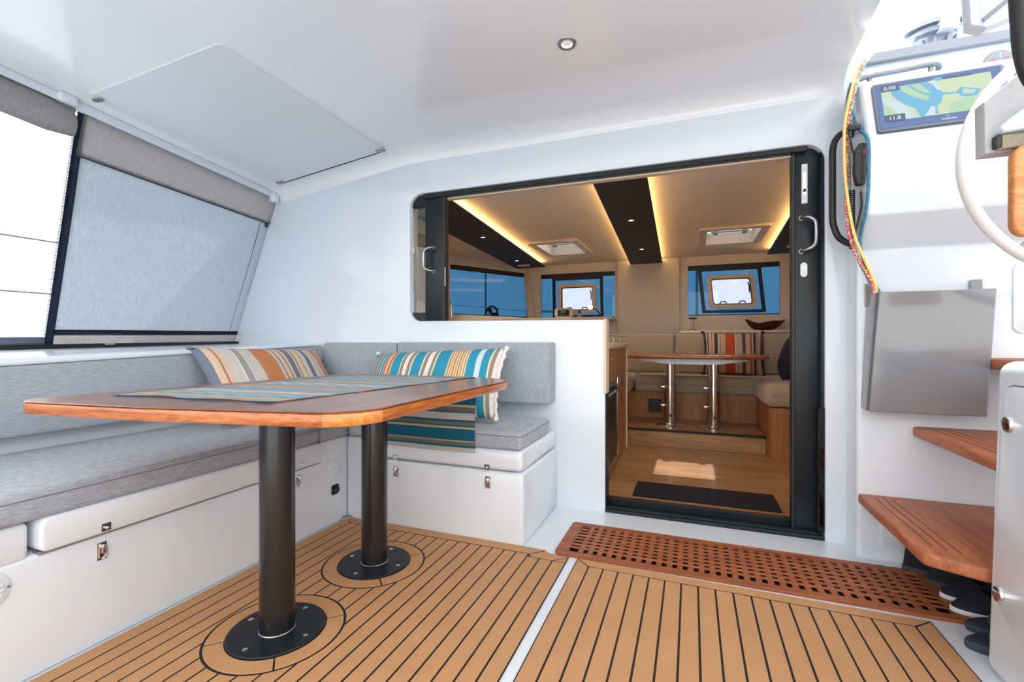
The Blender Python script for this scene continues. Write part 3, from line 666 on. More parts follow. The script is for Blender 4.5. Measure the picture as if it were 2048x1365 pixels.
def dhandle(X, z0, z1, sgn, out, nm='door_handle', Y=2.625):
    zc_ = (z0+z1)/2; h = (z1-z0)/2; pts = []
    path = [(X, Y, z1), (X, Y-out*.35, z1), (X+sgn*.020, Y-out*.9, z1-.004), (X+sgn*.045, Y-out, z1-.022), (X+sgn*.052, Y-out, z1-.05), (X+sgn*.052, Y-out, z0+.05), (X+sgn*.045, Y-out, z0+.022), (X+sgn*.020, Y-out*.9, z0+.004), (X, Y-out*.35, z0), (X, Y, z0)]
    h_ = P(nm, tube(smoothpath(path, 5), .0085, 12), steel, t, True, label='brushed steel D-shaped pull')
    for z in (z0, z1): P('rose', cyl(.012, 0, .005, frame((X, Y, z), (1, 0, 0), (0, 0, 1)), 16), steel, h_)
dhandle(.500, 1.386, 1.548, 1, .045)
lk = P('lock', prism(rrect(-.0155, .0155, -.036, .036, .0152, 6), 0, .004, Mdn(.510, 1.297), r=.001, seg=1, top_only=True), steel, t, label='oval steel lock escutcheon')
P('keyhole', cyl(.008, .004, .0075, Mdn(.510, 1.304), 16), chrome, lk); P('key_slot', box(-.0015, .0015, -.005, .005, .0075, .0078, 0, 1, Mdn(.510, 1.304)), plasticb, lk)
P('barrel', box(-.004, .004, -.018, -.004, .004, .0075, .001, 1, Mdn(.510, 1.304)), chrome, lk)
# port leaf: glass sliver, stile, handle
P('leaf_stile', box(-1.612, -1.478, 2.612, 2.652, 1.082, 1.895, .003, 2), blk, t)
P('leaf_edge', box(-1.479, -1.466, 2.604, 2.66, 1.078, 1.893, .002, 1), plasticb, t)
P('leaf_rail', box(-1.712, -1.60, 2.615, 2.65, 1.825, 1.90, .003, 1), blk, t)
P('leaf_rail', box(-1.712, -1.60, 2.615, 2.65, 1.080, 1.135, .003, 1), blk, t)
P('pane', box(-1.712, -1.605, 2.628, 2.634, 1.12, 1.84), doorg, t)
dhandle(-1.545, 1.398, 1.548, -1, .045, Y=2.612)
P('stile_strip', box(-1.4655, -1.460, 2.605, 2.612, 1.30, 1.42, .001, 1), steel, t)

# ================================================================ SALON SHELL
SY1 = 5.93; CZ = 1.95
O('salon_floor', box(-2.74, 1.10, 2.70, 5.87, -.06, .012), floorw, 'warm oak laminate salon sole inside the door', None, kind='structure')
O('trim_1', box(-.60, .50, 2.70, 2.86, .012, .016, .001, 1), oakc, 'oak threshold board inside the sliding door', None, kind='structure')
h1 = (-1.50, -1.09, 4.52, 5.16); h2 = (.12, .58, 4.52, 5.16)
O('salon_ceiling', gridslab([-3.0, 1.15], [2.685, 6.05], [h1, h2], CZ, CZ+.05), cream, 'cream padded headliner of the salon', None, kind='structure')
P('panel_joint', box(-2.9, 1.1, 3.795, 3.80, CZ-.0015, CZ+.001), creamp, bpy.data.objects['salon_ceiling'])
w1 = (-1.88, -.90, 1.250, 1.835); w2 = (-.04, .925, 1.250, 1.845)
Mw = frame((0, SY1, 0), (1, 0, 0), (0, 0, 1))
O('wall_salon_forward', gridslab([-2.05, 1.15], [.0, 1.96], [w1, w2], -.06, 0, Mw), cream, 'cream forward wall of the salon with two windows', None, kind='structure')
pc = Vector((-1.98, SY1, 0)); pd = Vector((-2.72, 4.62, 0)); ang = (pc-pd).normalized(); Lw = (pc-pd).length
Mpw = frame(pd, ang, (0, 0, 1)); w3 = (.20, Lw-.075, 1.262, 1.85)
O('wall_salon_port', gridslab([0, Lw+.03], [.0, 1.96], [w3], -.06, 0, Mpw), cream, 'cream angled port wall of the salon with a tinted window', None, kind='structure')
O('wall_salon_side', box(-2.80, -2.72, 2.68, 4.64, 0, 1.96), cream, 'cream side wall of the galley on the port side', None, kind='structure')
O('wall_starboard', box(1.10, 1.16, 2.69, 6.0, -.1, 1.96), cream, 'cream starboard wall of the salon', None, kind='structure')
O('trim_2', box(-.86, -.13, SY1-.075, SY1, .95, 1.948, .012, 2), cream, 'cream padded panel between the forward salon windows', None, kind='structure')
O('trim_3', prism([(0, 0), (.09, 0), (.02, .70), (-.07, .70)], 0, .09, frame((-2.03, SY1-.02, 1.24), (1, 0, 0), (0, 0, 1)), r=.012, seg=2), creamp, 'slanted cream pillar between the port and forward windows', None, kind='structure')
O('trim_4', box(-2.70, -2.60, 4.50, 4.70, 1.20, 1.95, .02, 2), creamp, 'cream pillar at the aft end of the port window', None, kind='structure')
O('salon_roof', box(-3.0, 1.16, 2.70, 4.40, CZ+.06, CZ+.12), gel, 'white coachroof top over the salon', None, kind='structure')
def window(n, label, M, r, hole=None):
    t = T('window_%d' % n, label, None, M @ Vector(((r[0]+r[1])/2, r[2], 0)), kind='structure')
    P('pane', gridslab([r[0], r[1]], [r[2], r[3]], [hole] if hole else [], -.045, -.038, M), tint, t)
    P('dark_border', box(r[0], r[1], r[3]-.055, r[3], -.037, -.030, 0, 1, M), plasticb, t)
    P('dark_border', box(r[0], r[1], r[2], r[2]+.012, -.037, -.030, 0, 1, M), plasticb, t)
    return t
def portlight(t, cx, cz, wd, ht, sk, M):
    sh = Matrix(((1, sk, 0, 0), (0, 1, 0, 0), (0, 0, 1, 0), (0, 0, 0, 1)))
    M2 = M @ Matrix.Translation((cx, cz, 0)) @ sh
    q = rrect(-wd/2-.085, wd/2+.085, -ht/2-.055, ht/2+.10, .01, 5); P('surround', ringp(q, rrect(-wd/2-.045, wd/2+.045, -ht/2-.02, ht/2+.055, .01, 5), -.036, -.022, M2), plasticb, t)
    f_ = P('portlight_frame', ringp(rrect(-wd/2, wd/2, -ht/2, ht/2, .055, 6), rrect(-wd/2+.042, wd/2-.042, -ht/2+.042, ht/2-.042, .03, 6), -.035, .012, M2), creamp, t)
    P('portlight_pane', prism(rrect(-wd/2+.03, wd/2-.03, -ht/2+.03, ht/2-.03, .03, 6), -.030, -.024, M2), clear, f_)
    P('inner_seal', ringp(rrect(-wd/2+.042, wd/2-.042, -ht/2+.042, ht/2-.042, .03, 6), rrect(-wd/2+.052, wd/2-.052, -ht/2+.052, ht/2-.052, .024, 6), -.026, .004, M2), plasticb, f_)
    for s in (-.1, .1): P('catch', tube([(s-.035, -ht/2+.055, .01), (s-.02, -ht/2+.075, .02), (s+.02, -ht/2+.075, .02), (s+.035, -ht/2+.058, .01)], .007, 8, M=M2), plasticb, f_)
    P('hinge_arm', tube([(wd/2-.065, -.02, .01), (wd/2-.062, .06, .014), (wd/2-.07, .10, .01)], .007, 8, M=M2), plasticb, f_)
    for a in (-1, 1):
        for b in (-1, 1):
            P('screw', cyl(.005, .012, .014, M2 @ Matrix.Translation((a*(wd/2-.02), b*ht*.22, 0)), 8), steel, f_)
            P('screw', cyl(.005, .012, .014, M2 @ Matrix.Translation((a*wd*.2, b*(ht/2-.02), 0)), 8), steel, f_)
t = window(1, 'blue tinted forward salon window with an opening portlight behind the half wall', Mw, w1, (-1.385-.225, -1.385+.225, 1.33, 1.67)); portlight(t, -1.385, 1.50, .50, .385, -.02, Mw)
t = window(2, 'blue tinted forward salon window with an opening portlight above the dinette', Mw, w2, (.43-.222, .43+.222, 1.355, 1.695)); portlight(t, .43, 1.525, .50, .385, -.10, Mw)
t = window(3, 'blue tinted window in the angled port wall of the salon', Mpw, w3)
# shelves
O('window_shelf', box(-2.55, -.88, 5.50, SY1-.005, 1.205, 1.238, .006, 2), creamp, 'cream shelf under the port salon windows', 'shelf')
O('window_shelf', box(-.125, 1.09, 5.50, SY1-.005, 1.036, 1.064, .006, 2), creamp, 'cream shelf above the dinette backrest carrying the wooden bowl', 'shelf')
# ceiling beams with LED strips and downlights
def beam(pts, label, lights, sgn, pad=None):
    cx = sum(p[0] for p in pts)/4; cy = sum(p[1] for p in pts)/4
    t = T('ceiling_beam', label, 'beam', (cx, cy, CZ-.05), 'dark ceiling beams in the salon')
    P('panel', prism(pts, CZ-.062, CZ-.046, r=.004, seg=1), plain('dark_beam_%d' % len(MT), srgb(34, 36, 38), .6, vary=.1), t)
    P('spine', prism(inset(pts, .09), CZ-.046, CZ), creamp, t)
    for s in sgn:   # strip lying on the beam's upper edge
        a, b = (pts[0], pts[3]) if s < 0 else (pts[1], pts[2]); d = .040*(1 if s < 0 else -1)
        P('led_strip', prism([(a[0]+d-.006, a[1]), (a[0]+d+.006, a[1]), (b[0]+d+.006, b[1]-.03), (b[0]+d-.006, b[1]-.03)], CZ-.0458, CZ-.0435), led, t, False, label='glowing amber light strip')
    for x, y in lights:
        M = Matrix.Translation((x, y, CZ-.062)) @ Matrix.Rotation(PI, 4, 'X')
        b_ = P('downlight', lathe([(.018, -.002), (.019, .004), (.030, .004), (.032, -.001)], 20, M), steel, t)
        P('lamp', lathe([(.018, .001), (0, .001)], 16, M), lamp_w, b_)
        L_ = bpy.data.lights.new('beam_downlight', 'SPOT'); L_.energy = 9; L_.color = (1, .8, .55); L_.spot_size = 1.7; L_.shadow_soft_size = .015
        q = bpy.data.objects.new('beam_downlight', L_); C.objects.link(q); q.location = Vector((x, y, CZ-.075))-ROOT[t.name]; q.parent = t
    if pad: P('sensor', prism(rrect(pad[0]-.075, pad[0]+.075, pad[1]-.045, pad[1]+.045, .02, 4), CZ-.074, CZ-.061, r=.004, seg=1), creamp, t, label='pale plastic fitting')
    return t
beam([(-.548, 2.70), (-.235, 2.70), (-.325, SY1-.078), (-.70, SY1-.078)], 'dark central ceiling beam with two downlights in the salon', [(-.437, 3.70), (-.475, 4.90)], (-1, 1))
beam([(-1.93, 2.70), (-1.50, 2.70), (-1.73, 5.66), (-2.12, 5.66)], 'dark port ceiling beam with two downlights and a pale fitting', [(-1.755, 3.82), (-1.90, 5.08)], (1,), (-1.93, 5.40))
beam([(.64, 2.70), (.98, 2.70), (1.08, 5.70), (.765, 5.70)], 'dark starboard ceiling beam partly hidden by the door stile', [], (-1,), (.95, 5.25))
# roof hatches
def hatch(h, label):
    x0, x1, y0, y1 = h; t = T('roof_hatch', label, 'hatch', ((x0+x1)/2, (y0+y1)/2, CZ), 'opening hatches in the salon ceiling'); e = .055
    P('trim_frame', ringp(rrect(x0-e, x1+e, y0-e-.02, y1+e, .03, 4), rrect(x0, x1, y0, y1, .02, 4), CZ-.022, CZ), creamp, t)
    P('liner', ringp(rrect(x0, x1, y0, y1, .02, 4), rrect(x0+.012, x1-.012, y0+.012, y1-.012, .015, 4), CZ-.018, CZ+.09), creamp, t)
    P('acrylic', box(x0-.02, x1+.02, y0-.02, y1+.02, CZ+.09, CZ+.10), hatchg, t)
    P('lid_rim', ringp(rrect(x0-.03, x1+.03, y0-.03, y1+.03, .03, 4), rrect(x0+.02, x1-.02, y0+.02, y1-.02, .02, 4), CZ+.10, CZ+.115), blk, t)
    xm = (x0+x1)/2
    P('handle_bar', tube([(x0+.06, y1-.15, CZ+.075), (x1-.06, y1-.15, CZ+.075)], .008, 8), trimgrey, t)
    for s in (-1, 1): P('handle', box(-.022, .022, -.035, .035, -.02, .02, .006, 2, Matrix.Translation((xm+s*.13, y1-.15, CZ+.072))), trimgrey, t)
    P('blind_tab', lathe([(0, -.004), (.03, -.003), (.032, .004), (0, .006)], 18, Matrix.Translation((xm, y0-.035, CZ-.024)) @ Matrix.Scale(.5, 4, (0, 1, 0))), creamp, t)
hatch(h1, 'cream framed roof hatch beside the port ceiling beam'); hatch(h2, 'cream framed roof hatch beside the starboard ceiling beam')
# ---------------- dinette
DZ = .16
t = T('dinette_platform', 'raised oak platform with a black edge under the dinette', 'platform', (0, 4.7, 0))
P('riser', box(-.75, .572, 4.33, 4.36, .012, DZ-.012, .002, 1), floorw, t); P('deck', box(-.95, .572, 4.34, 5.0, DZ-.03, DZ, .002, 1), floorw, t); P('nosing', box(-.75, .572, 4.318, 4.345, DZ-.014, DZ+.003, .003, 1), caulk, t)
t = T('dinette_bench', 'oak forward bench base of the dinette with a black socket', 'bench', (0, 5.3, DZ))
P('front_panel', box(-.62, .62, 4.98, 5.02, DZ, .43, .002, 1), oakc, t); P('base', box(-.95, 1.09, 5.02, 5.9, DZ, .42), oakc, t)
for x in (-.19, .20): P('panel_joint', box(x-.0015, x+.0015, 4.9795, 4.981, DZ, .425), caulk, t)
sk = P('socket_panel', box(-.415, -.285, 4.972, 4.982, .22, .355, .004, 1), plasticb, t, label='square black socket plate')
for k in range(2): P('outlet', cyl(.02, 0, .004, frame((-.385+.07*k, 4.972, .29), (1, 0, 0), (0, 0, 1)), 14), blk, sk)
t = T('dinette_arm_bench', 'oak starboard seat base of the dinette', 'bench', (.85, 4.585, 0))
P('front_panel', prism(rpoly([(.575, 4.17), (1.095, 4.17), (1.095, 4.99), (.575, 4.99)], [.05, 0, 0, 0], 6), 0, .42), oakc, t); P('vent_slot', box(.905, .925, 4.164, 4.172, .10, .32, .002, 1), creamp, t)
t = T('dinette_arm_bench', 'oak port seat base of the dinette beside the galley', 'bench', (-.80, 4.7, DZ))
P('front_panel', box(-.95, -.63, 4.55, 4.98, DZ, .43, .01, 2), oakc, t); P('knob', cyl(.012, 0, .02, frame((-.628, 4.65, .36), (0, 1, 0), (0, 0, 1)), 12), steel, t)
def ucush(a, label, r=.04, piping=True):
    x0, x1, y0, y1, z0, z1 = a; t = T('dinette_cushion', label, 'cushion', ((x0+x1)/2, (y0+y1)/2, z0)); P('cover', box(*a, r, 4), beigef, t, 70)
    P('seam', tube([(x0+r, y0-.001, (z0+z1)/2), (x1-r, y0-.001, (z0+z1)/2)], .002, 6), plain('seam_%d' % len(MT), srgb(138, 122, 102), .9), t); return t
ucush((-.55, .575, 4.93, 5.46, .425, .60), 'beige seat cushion along the front of the dinette')
ucush((.535, 1.09, 4.13, 5.46, .425, .605), 'beige seat cushion at the starboard end of the dinette', .06)
ucush((-.95, -.565, 4.52, 5.40, .425, .60), 'beige seat cushion at the port end beside the galley', .06)
ucush((-.93, -.178, 5.38, 5.52, .60, 1.032), 'beige backrest cushion behind the left half of the dinette table', .025)
ucush((-.168, .68, 5.38, 5.52, .60, 1.030), 'beige backrest cushion behind the orange striped pillow', .025)
ucush((.69, 1.09, 5.36, 5.52, .605, 1.03), 'beige backrest cushion in the starboard dinette corner', .03)
ucush((.985, 1.095, 4.20, 5.35, .605, 1.03), 'beige side backrest cushion along the starboard salon wall', .03)
dk = srgb(70, 74, 88); rd = srgb(196, 88, 48); tb_ = srgb(196, 176, 156); nb = srgb(110, 84, 66)
m3 = stripes('rust_stripes', [(.04, dk), (.02, pe), (.02, nb), (.05, tb_), (.012, rd), (.03, pe), (.012, dk), (.045, dk), (.03, pe), (.012, rd), (.07, tb_), (.15, rd), (.012, wh), (.09, tb_), (.012, nb), (.04, nb), (.07, tb_), (.03, rd), (.02, pe), (.045, dk), (.015, tb_), (.012, rd), (.04, pe), (.03, tb_)])
m4 = stripes('charcoal_stripes', [(.10, srgb(52, 54, 66)), (.03, srgb(112, 116, 126)), (.02, srgb(52, 54, 66)), (.03, srgb(150, 154, 160)), (.12, srgb(66, 70, 82)), (.03, srgb(160, 160, 166)), (.03, srgb(52, 54, 66)), (.02, srgb(150, 154, 160)), (.10, srgb(66, 70, 82)), (.10, srgb(52, 54, 66))])
M = frame((.39, 5.27, .822), (1, 0, 0), (0, .10, .43)); t = T('throw_pillow', 'square rust and grey striped pillow on the dinette', 'pillow', (.39, 5.27, .6)); P('cover', pillow(.56, .45, .15, M), m3, t, True)
for u, v in ((-1, 1), (1, 1), (-1, -1), (1, -1)): P('tassel', lathe([(0, -.02), (.014, -.01), (.015, .008), (0, .02)], 8, M @ Matrix.Translation((u*.282, v*.226, 0))), m3, t, True)
M = frame((.855, 4.86, .815), (-.25, -1, 0), (.12, -.03, .43)); t = T('throw_pillow', 'dark charcoal striped pillow half hidden by the door stile', 'pillow', (.91, 4.8, .6)); P('cover', pillow(.44, .44, .19, M), m4, t, True)
P('piping', tube([(-.215, -.215, 0), (-.205, 0, 0), (-.215, .215, 0), (0, .20, 0), (.215, .215, 0)], .006, 6, M=M), m4, t, True)
# dinette table
t = T('dinette_table', 'low oval dinette table with teak top on two steel pedestals', 'table', (0, 4.585, DZ))
P('tabletop', prism(rpoly([(-.62, 4.32), (.60, 4.32), (.64, 4.70), (.55, 5.0), (-.55, 5.0)], [.06, .10, .1, .1, .1], 6), .792, .826, r=.012, seg=3), teak, t)
P('underframe', prism([(-.43, .790), (.44, .790), (.44, .775), (.20, .742), (-.18, .742), (-.43, .770)], -.30, -.02, frame((0, 4.40, 0), (1, 0, 0), (0, 0, 1))), gel, t)
for x in (-.187, .187):
    M = Matrix.Translation((x, 4.585, DZ)); c = P('pedestal', lathe([(0, 0), (.125, 0), (.125, .004), (.10, .014), (.062, .022), (.056, .03), (.056, .06), (.055, .17), (.052, .17), (.052, .36), (.046, .36), (.046, .585), (0, .585)], 36, M), chrome, t, 25)
    for z in (.195, .365):
        k = P('clamp', lathe([(.053, z-.012), (.064, z-.010), (.064, z+.010), (.053, z+.012)], 28, M), chrome, c); P('clamp_lever', box(-.088, -.04, -.075, -.045, z-.010, z+.012, .006, 2, M), chrome, c)
    P('orange_ring', lathe([(.0555, .150), (0.0535, .152), (0.0535, .158), (.0555, .160)], 28, M), plain('orange_plastic_%d' % len(MT), srgb(214, 112, 34), .5), c)
    P('button', cyl(.012, .054, .060, M @ Matrix.Translation((0, 0, .10)) @ Matrix.Rotation(PI/2, 4, 'X') @ Matrix.Rotation(.15, 4, 'Y'), 14), plasticb, c)
# bowl and candlestick
t = T('wooden_bowl', 'dark carved wooden bowl on the shelf under the window', 'bowl', (.73, 5.66, 1.064))
def bowlf(u, v):
    a = 2*PI*u; r = (.045+.15*v**.75); z = .004+.105*v**1.7*(1+.14*math.cos(2*a)+.08*math.cos(5*a+.6)-.22*max(0, math.cos(a-4.3))**6)
    return Vector((.73+r*1.02*math.cos(a)*(1+.08*math.cos(a)*v), 5.66+r*.75*math.sin(a), 1.064+z))
P('bowl_shell', grid(bowlf, 40, 14, uv=False, thick=-.012), bowlw, t, True)
P('foot', cyl(.055, 0, .012, Matrix.Translation((.73, 5.66, 1.064)) @ Matrix.Scale(.8, 4, (0, 1, 0)), 20), bowlw, t)
t = T('candle_stand', 'small dark metal candle stand with a glass dish on the shelf', 'candle holder', (.012, 5.62, 1.064))
P('stem', lathe([(0, 0), (.045, 0), (.042, .008), (.02, .018), (.014, .03), (.011, .10), (.014, .13), (0, .13)], 20, Matrix.Translation((.012, 5.62, 1.064))), steel, t)
P('dish', lathe([(.012, .128), (.035, .132), (.055, .146), (.053, .148), (.033, .136), (.0, .134)], 24, Matrix.Translation((.012, 5.62, 1.064))), glass('dish_glass', (.85, .85, .85, 1), .12), t)
O('door_mat', box(-.335, .462, 2.885, 3.185, .012, .022, .006, 2), matf, 'dark navy door mat on the oak salon sole', 'mat')
# ---------------- galley
t = T('galley_cabinet', 'oak galley cabinet end behind the half wall', 'cabinet', (-.80, 3.5, 0))
P('carcass', box(-1.10, -.535, 2.80, 4.16, 0, .895, .004, 1), oakc, t)
d_ = P('drawer', box(-.537, -.524, 2.92, 3.52, .70, .885, .003, 1), oakc, t); P('knob', cyl(.010, 0, .012, frame((-.524, 3.30, .82), (0, 1, 0), (0, 0, 1)), 14), steel, d_)
P('edge_trim', box(-.536, -.522, 4.150, 4.164, .02, .895, .002, 1), creamp, t)
P('switch_plate', box(-.536, -.528, 3.78, 3.90, .62, .70, .003, 1), steel, t, label='small square steel switch')
t = T('oven', 'dark glass oven with a chrome handle set in the galley cabinet', 'oven', (-.53, 3.2, .1))
d_ = P('door', box(-.536, -.522, 2.90, 3.56, .10, .665, .004, 1), blk, t); P('handle', tube([(-.522, 2.98, .60), (-.495, 3.0, .60), (-.495, 3.44, .60), (-.522, 3.46, .60)], .010, 10), chrome, d_)
P('trim', box(-.537, -.516, 3.555, 3.575, .10, .68, .002, 1), chrome, t); P('control_strip', box(-.537, -.520, 2.90, 3.56, .63, .68, .003, 1), chrome, t)
P('warming_drawer', box(-.536, -.524, 2.90, 3.56, .025, .095, .004, 1), steel, t)
O('worktop', box(-1.12, -.515, 2.78, 4.18, .895, .935, .006, 2), creamp, 'pale stone galley worktop with rounded edge', 'worktop')
t = T('fiddle_rail', 'chrome guard rail on the galley worktop', 'rail', (-.53, 3.6, .935))
P('bar', tube(smoothpath([(-.54, 3.15, .935), (-.54, 3.15, .975), (-.54, 3.17, .99), (-.54, 4.08, .99), (-.54, 4.12, .985), (-.54, 4.13, .935)], 4), .006, 10), chrome, t, True)
P('bar', tube([(-.54, 4.12, .985), (-1.05, 4.12, .985)], .006, 10), chrome, t, True)
for y in (3.50, 3.85): P('post', tube([(-.54, y, .935), (-.54, y, .99)], .006, 8), chrome, t, True)
t = T('galley_counter', 'oak galley counter with pale top under the port window', 'counter', (-2.4, 3.9, .012))
P('body', box(-2.70, -2.14, 2.80, 4.50, .012, .96, .004, 1), oakc, t); P('top', box(-2.71, -2.10, 2.78, 4.61, .96, 1.0, .006, 2), creamp, t)
t = T('galley_tap', 'curved chrome galley tap beside the port window', 'tap', (-2.56, 4.60, 1.0))
P('spout', tube(smoothpath([(-2.60, 4.585, 1.002), (-2.60, 4.585, 1.33), (-2.585, 4.585, 1.385), (-2.55, 4.585, 1.402), (-2.51, 4.585, 1.375), (-2.495, 4.585, 1.30), (-2.492, 4.585, 1.235)], 6), .010, 10), chrome, t, True); P('nozzle', cyl(.014, 0, .05, Matrix.Translation((-2.492, 4.585, 1.215)), 12), chrome, t)
t = T('cabin_fan', 'small black caged fan standing on the window shelf', 'fan', (-2.44, 5.60, 1.238))
M = Matrix.Translation((-2.44, 5.58, 1.30)) @ Matrix.Rotation(PI/2, 4, 'X') @ Matrix.Rotation(-.35, 4, 'Y')
P('ring', tube([(.105*math.cos(2*PI*k/32), .105*math.sin(2*PI*k/32), 0) for k in range(32)], .012, 8, True, M=M), plasticb, t, True)
for k in range(8): P('cage_wire', tube([(.10*math.cos(2*PI*k/8), .10*math.sin(2*PI*k/8), .01), (.02*math.cos(2*PI*k/8), .02*math.sin(2*PI*k/8), .03)], .0025, 6, M=M), plasticb, t)
for k in range(3): P('blade', prism([(.01, -.012), (.085, -.035), (.092, .03), (.01, .012)], -.002, .002, M @ Matrix.Rotation(2*PI*k/3, 4, 'Z') @ Matrix.Rotation(.4, 4, 'X')), plasticb, t)
P('hub', cyl(.022, -.03, .03, M, 14), plasticb, t); P('bracket', tube([(-.118, 0, 0), (-.12, -.06, 0), (0, -.075, 0), (.12, -.06, 0), (.118, 0, 0)], .006, 8, M=M), plasticb, t)
t = T('control_unit', 'cream instrument pod with a small dark display on the shelf', 'instrument', (-1.46, 5.58, 1.238))
P('housing', prism(rrect(-.115, .115, 0, .115, .035, 5), -.05, .03, frame((-1.46, 5.56, 1.238), (1, 0, 0), (0, 0, 1)), r=.008, seg=2, top_only=True), creamp, t)
d_ = P('display', prism(rrect(-.072, .072, .015, .092, .01, 3), .03, .033, frame((-1.46, 5.56, 1.238), (1, 0, 0), (0, 0, 1))), plasticb, t); P('screen', box(-.03, .02, .055, .082, .033, .034, 0, 1, frame((-1.46, 5.56, 1.238), (1, 0, 0), (0, 0, 1))), trimgrey, d_)
for k in range(3): P('key', box(-.045+.03*k, -.028+.03*k, .025, .036, .033, .035, 0, 1, frame((-1.46, 5.56, 1.238), (1, 0, 0), (0, 0, 1))), trimgrey, d_)
t = T('compass_dome', 'small clear domed gadget beside the cream instrument pod', 'instrument', (-1.28, 5.58, 1.238)); P('dome', lathe([(0, .055), (.022, .048), (.034, .02), (.036, 0), (0, 0)], 18, Matrix.Translation((-1.275, 5.58, 1.238))), steel, t); P('knob', box(-.014, .014, -.01, .01, .05, .085, .004, 1, Matrix.Translation((-1.275, 5.58, 1.238))), plasticb, t)
t = T('reading_lamp', 'black gooseneck reading lamp glowing in front of the portlight', 'lamp', (-1.0, 5.55, 1.2))
P('gooseneck', tube(smoothpath([(-1.0, 5.54, 1.19), (-1.012, 5.54, 1.25), (-1.05, 5.54, 1.315), (-1.11, 5.53, 1.345)], 6), .007, 8), plasticb, t, True)
M = frame((-1.125, 5.51, 1.352), (1, .25, 0), (0, .25, 1)); P('head', lathe([(0, -.05), (.014, -.045), (.032, 0), (.029, 0), (0, -.004)], 18, M), plasticb, t); P('bulb', lathe([(.028, .001), (.02, .010), (0, .014)], 16, M), lamp_w, t)

# ================================================================ HELM CONSOLE (starboard)
HX0 = .676
t = T('helm_console', 'white moulded helm console to the right of the salon door', 'console', (1.3, 2.6, 0))
# profile (Y,z): lower wall, step, bulging instrument face, sloping screen face, top
cp = rpoly([(2.452, -.05), (2.452, 1.345), (2.335, 1.475), (2.318, 1.790), (2.405, 2.062), (2.64, 2.10), (2.64, -.05)], [0, .03, .03, .05, .02, .03, 0], 6)
Mc = frame((0, 0, 0), (0, 1, 0), (0, 0, 1))   # local z = +X
P('body', prism(cp, HX0, 2.2, Mc, r=.03, seg=4, top_only=False), gel, t, 40)
P('coaming', box(.672, 2.2, 2.585, 2.80, 2.012, 2.245, .02, 3), gel, t)
P('locker_hatch', prism(rrect(1.195, 1.75, .98, 1.262, .03, 5), 0, .006, frame((0, 2.452, 0), (1, 0, 0), (0, 0, 1)), r=.003, seg=2, top_only=True), gel, t)
P('access_cover', prism(rrect(.765, .98, .06, .245, .008, 3), 0, .008, frame((0, 2.452, 0), (1, 0, 0), (0, 0, 1)), r=.003, seg=2, top_only=True), gel, t)
P('trim_strip', prism([(.74, 2.215), (.775, 2.262), (1.9, 2.252), (1.9, 2.212)], 0, .04, frame((0, 2.60, 0), (1, 0, 0), (0, 0, 1)), r=.004, seg=1), trimgrey, t, label='grey rubber strip on the console top')
O('coachroof', box(.70, 2.3, 2.80, 6.1, 2.015, 2.20, .05, 3), gel, 'white coachroof deck beyond the helm console', None, kind='structure')
# plotter: local frame on the sloping face
v0 = Vector((.716, 2.322, 1.803)); v1 = Vector((1.125, 2.322, 1.800)); vt = Vector((0, .083, .262)).normalized()
Ms = frame(v0, (1, 0, 0), vt); 
t = T('chart_plotter', 'wide chart plotter showing a blue and green sea map', 'screen', v0)
SW, SH = .420, .238
P('bezel', prism(rrect(-.006, SW, -.006, SH, .012, 4), 0, .012, Ms, r=.003, seg=2, top_only=True), plain('plotter_bezel', srgb(96, 104, 122), .3), t)
scr = P('screen', box(.004, SW-.012, .008, SH-.008, .012, .0135, 0, 1, Ms), emit('screen_navy', srgb(62, 98, 152), .8), t)
mp_ = P('map_land', box(.022, SW-.045, .040, SH-.030, .0135, .0141, 0, 1, Ms), emit('map_land', srgb(196, 214, 178), .62), t)
water = emit('map_water', srgb(92, 176, 216), .62); pale = emit('map_shore', srgb(196, 218, 226), .62); green = emit('map_green', srgb(168, 208, 172), .62)
def mappiece(pts, m, z, nm): P(nm, prism([(x*SW, y*SH) for x, y in pts], .0141, .0141+z, Ms), m, mp_, False)
mappiece([(.053, .17), (.18, .17), (.12, .40), (.053, .55)], green, .0003, 'map_green')
mappiece([(.053, .72), (.10, .66), (.20, .50), (.27, .30), (.30, .17), (.20, .17), (.13, .42), (.053, .60)], pale, .0003, 'map_shore')
mappiece([(.14, .87), (.42, .87), (.46, .78), (.50, .70), (.53, .58), (.50, .42), (.46, .32), (.47, .20), (.42, .17), (.33, .17), (.30, .36), (.22, .48), (.16, .62), (.13, .74)], water, .0004, 'map_water')
mappiece([(.21, .86), (.26, .86), (.34, .68), (.42, .55), (.40, .48), (.31, .58), (.22, .74)], green, .0008, 'map_shoal')
mappiece([(.29, .86), (.36, .86), (.44, .62), (.39, .64), (.33, .74)], green, .0008, 'map_shoal')
mappiece([(.36, .17), (.44, .17), (.45, .34), (.42, .36)], pale, .0008, 'map_shore')
mappiece([(.44, .88), (.48, .88), (.52, .66), (.49, .66)], pale, .0008, 'map_shore')
mappiece([(.52, .60), (.62, .57), (.66, .66), (.80, .56), (.76, .44), (.66, .46), (.63, .54), (.52, .56)], water, .0005, 'map_water')
mappiece([(.66, .56), (.68, .62), (.77, .55), (.745, .49), (.68, .50)], emit('map_island', srgb(186, 206, 190), .62), .0008, 'map_island')
mappiece([(.55, .17), (.86, .17), (.86, .30), (.70, .44), (.56, .36)], green, .0003, 'map_green')
nv = emit('screen_box', srgb(52, 82, 128), .5); white = emit('screen_white', srgb(226, 236, 246), .7)
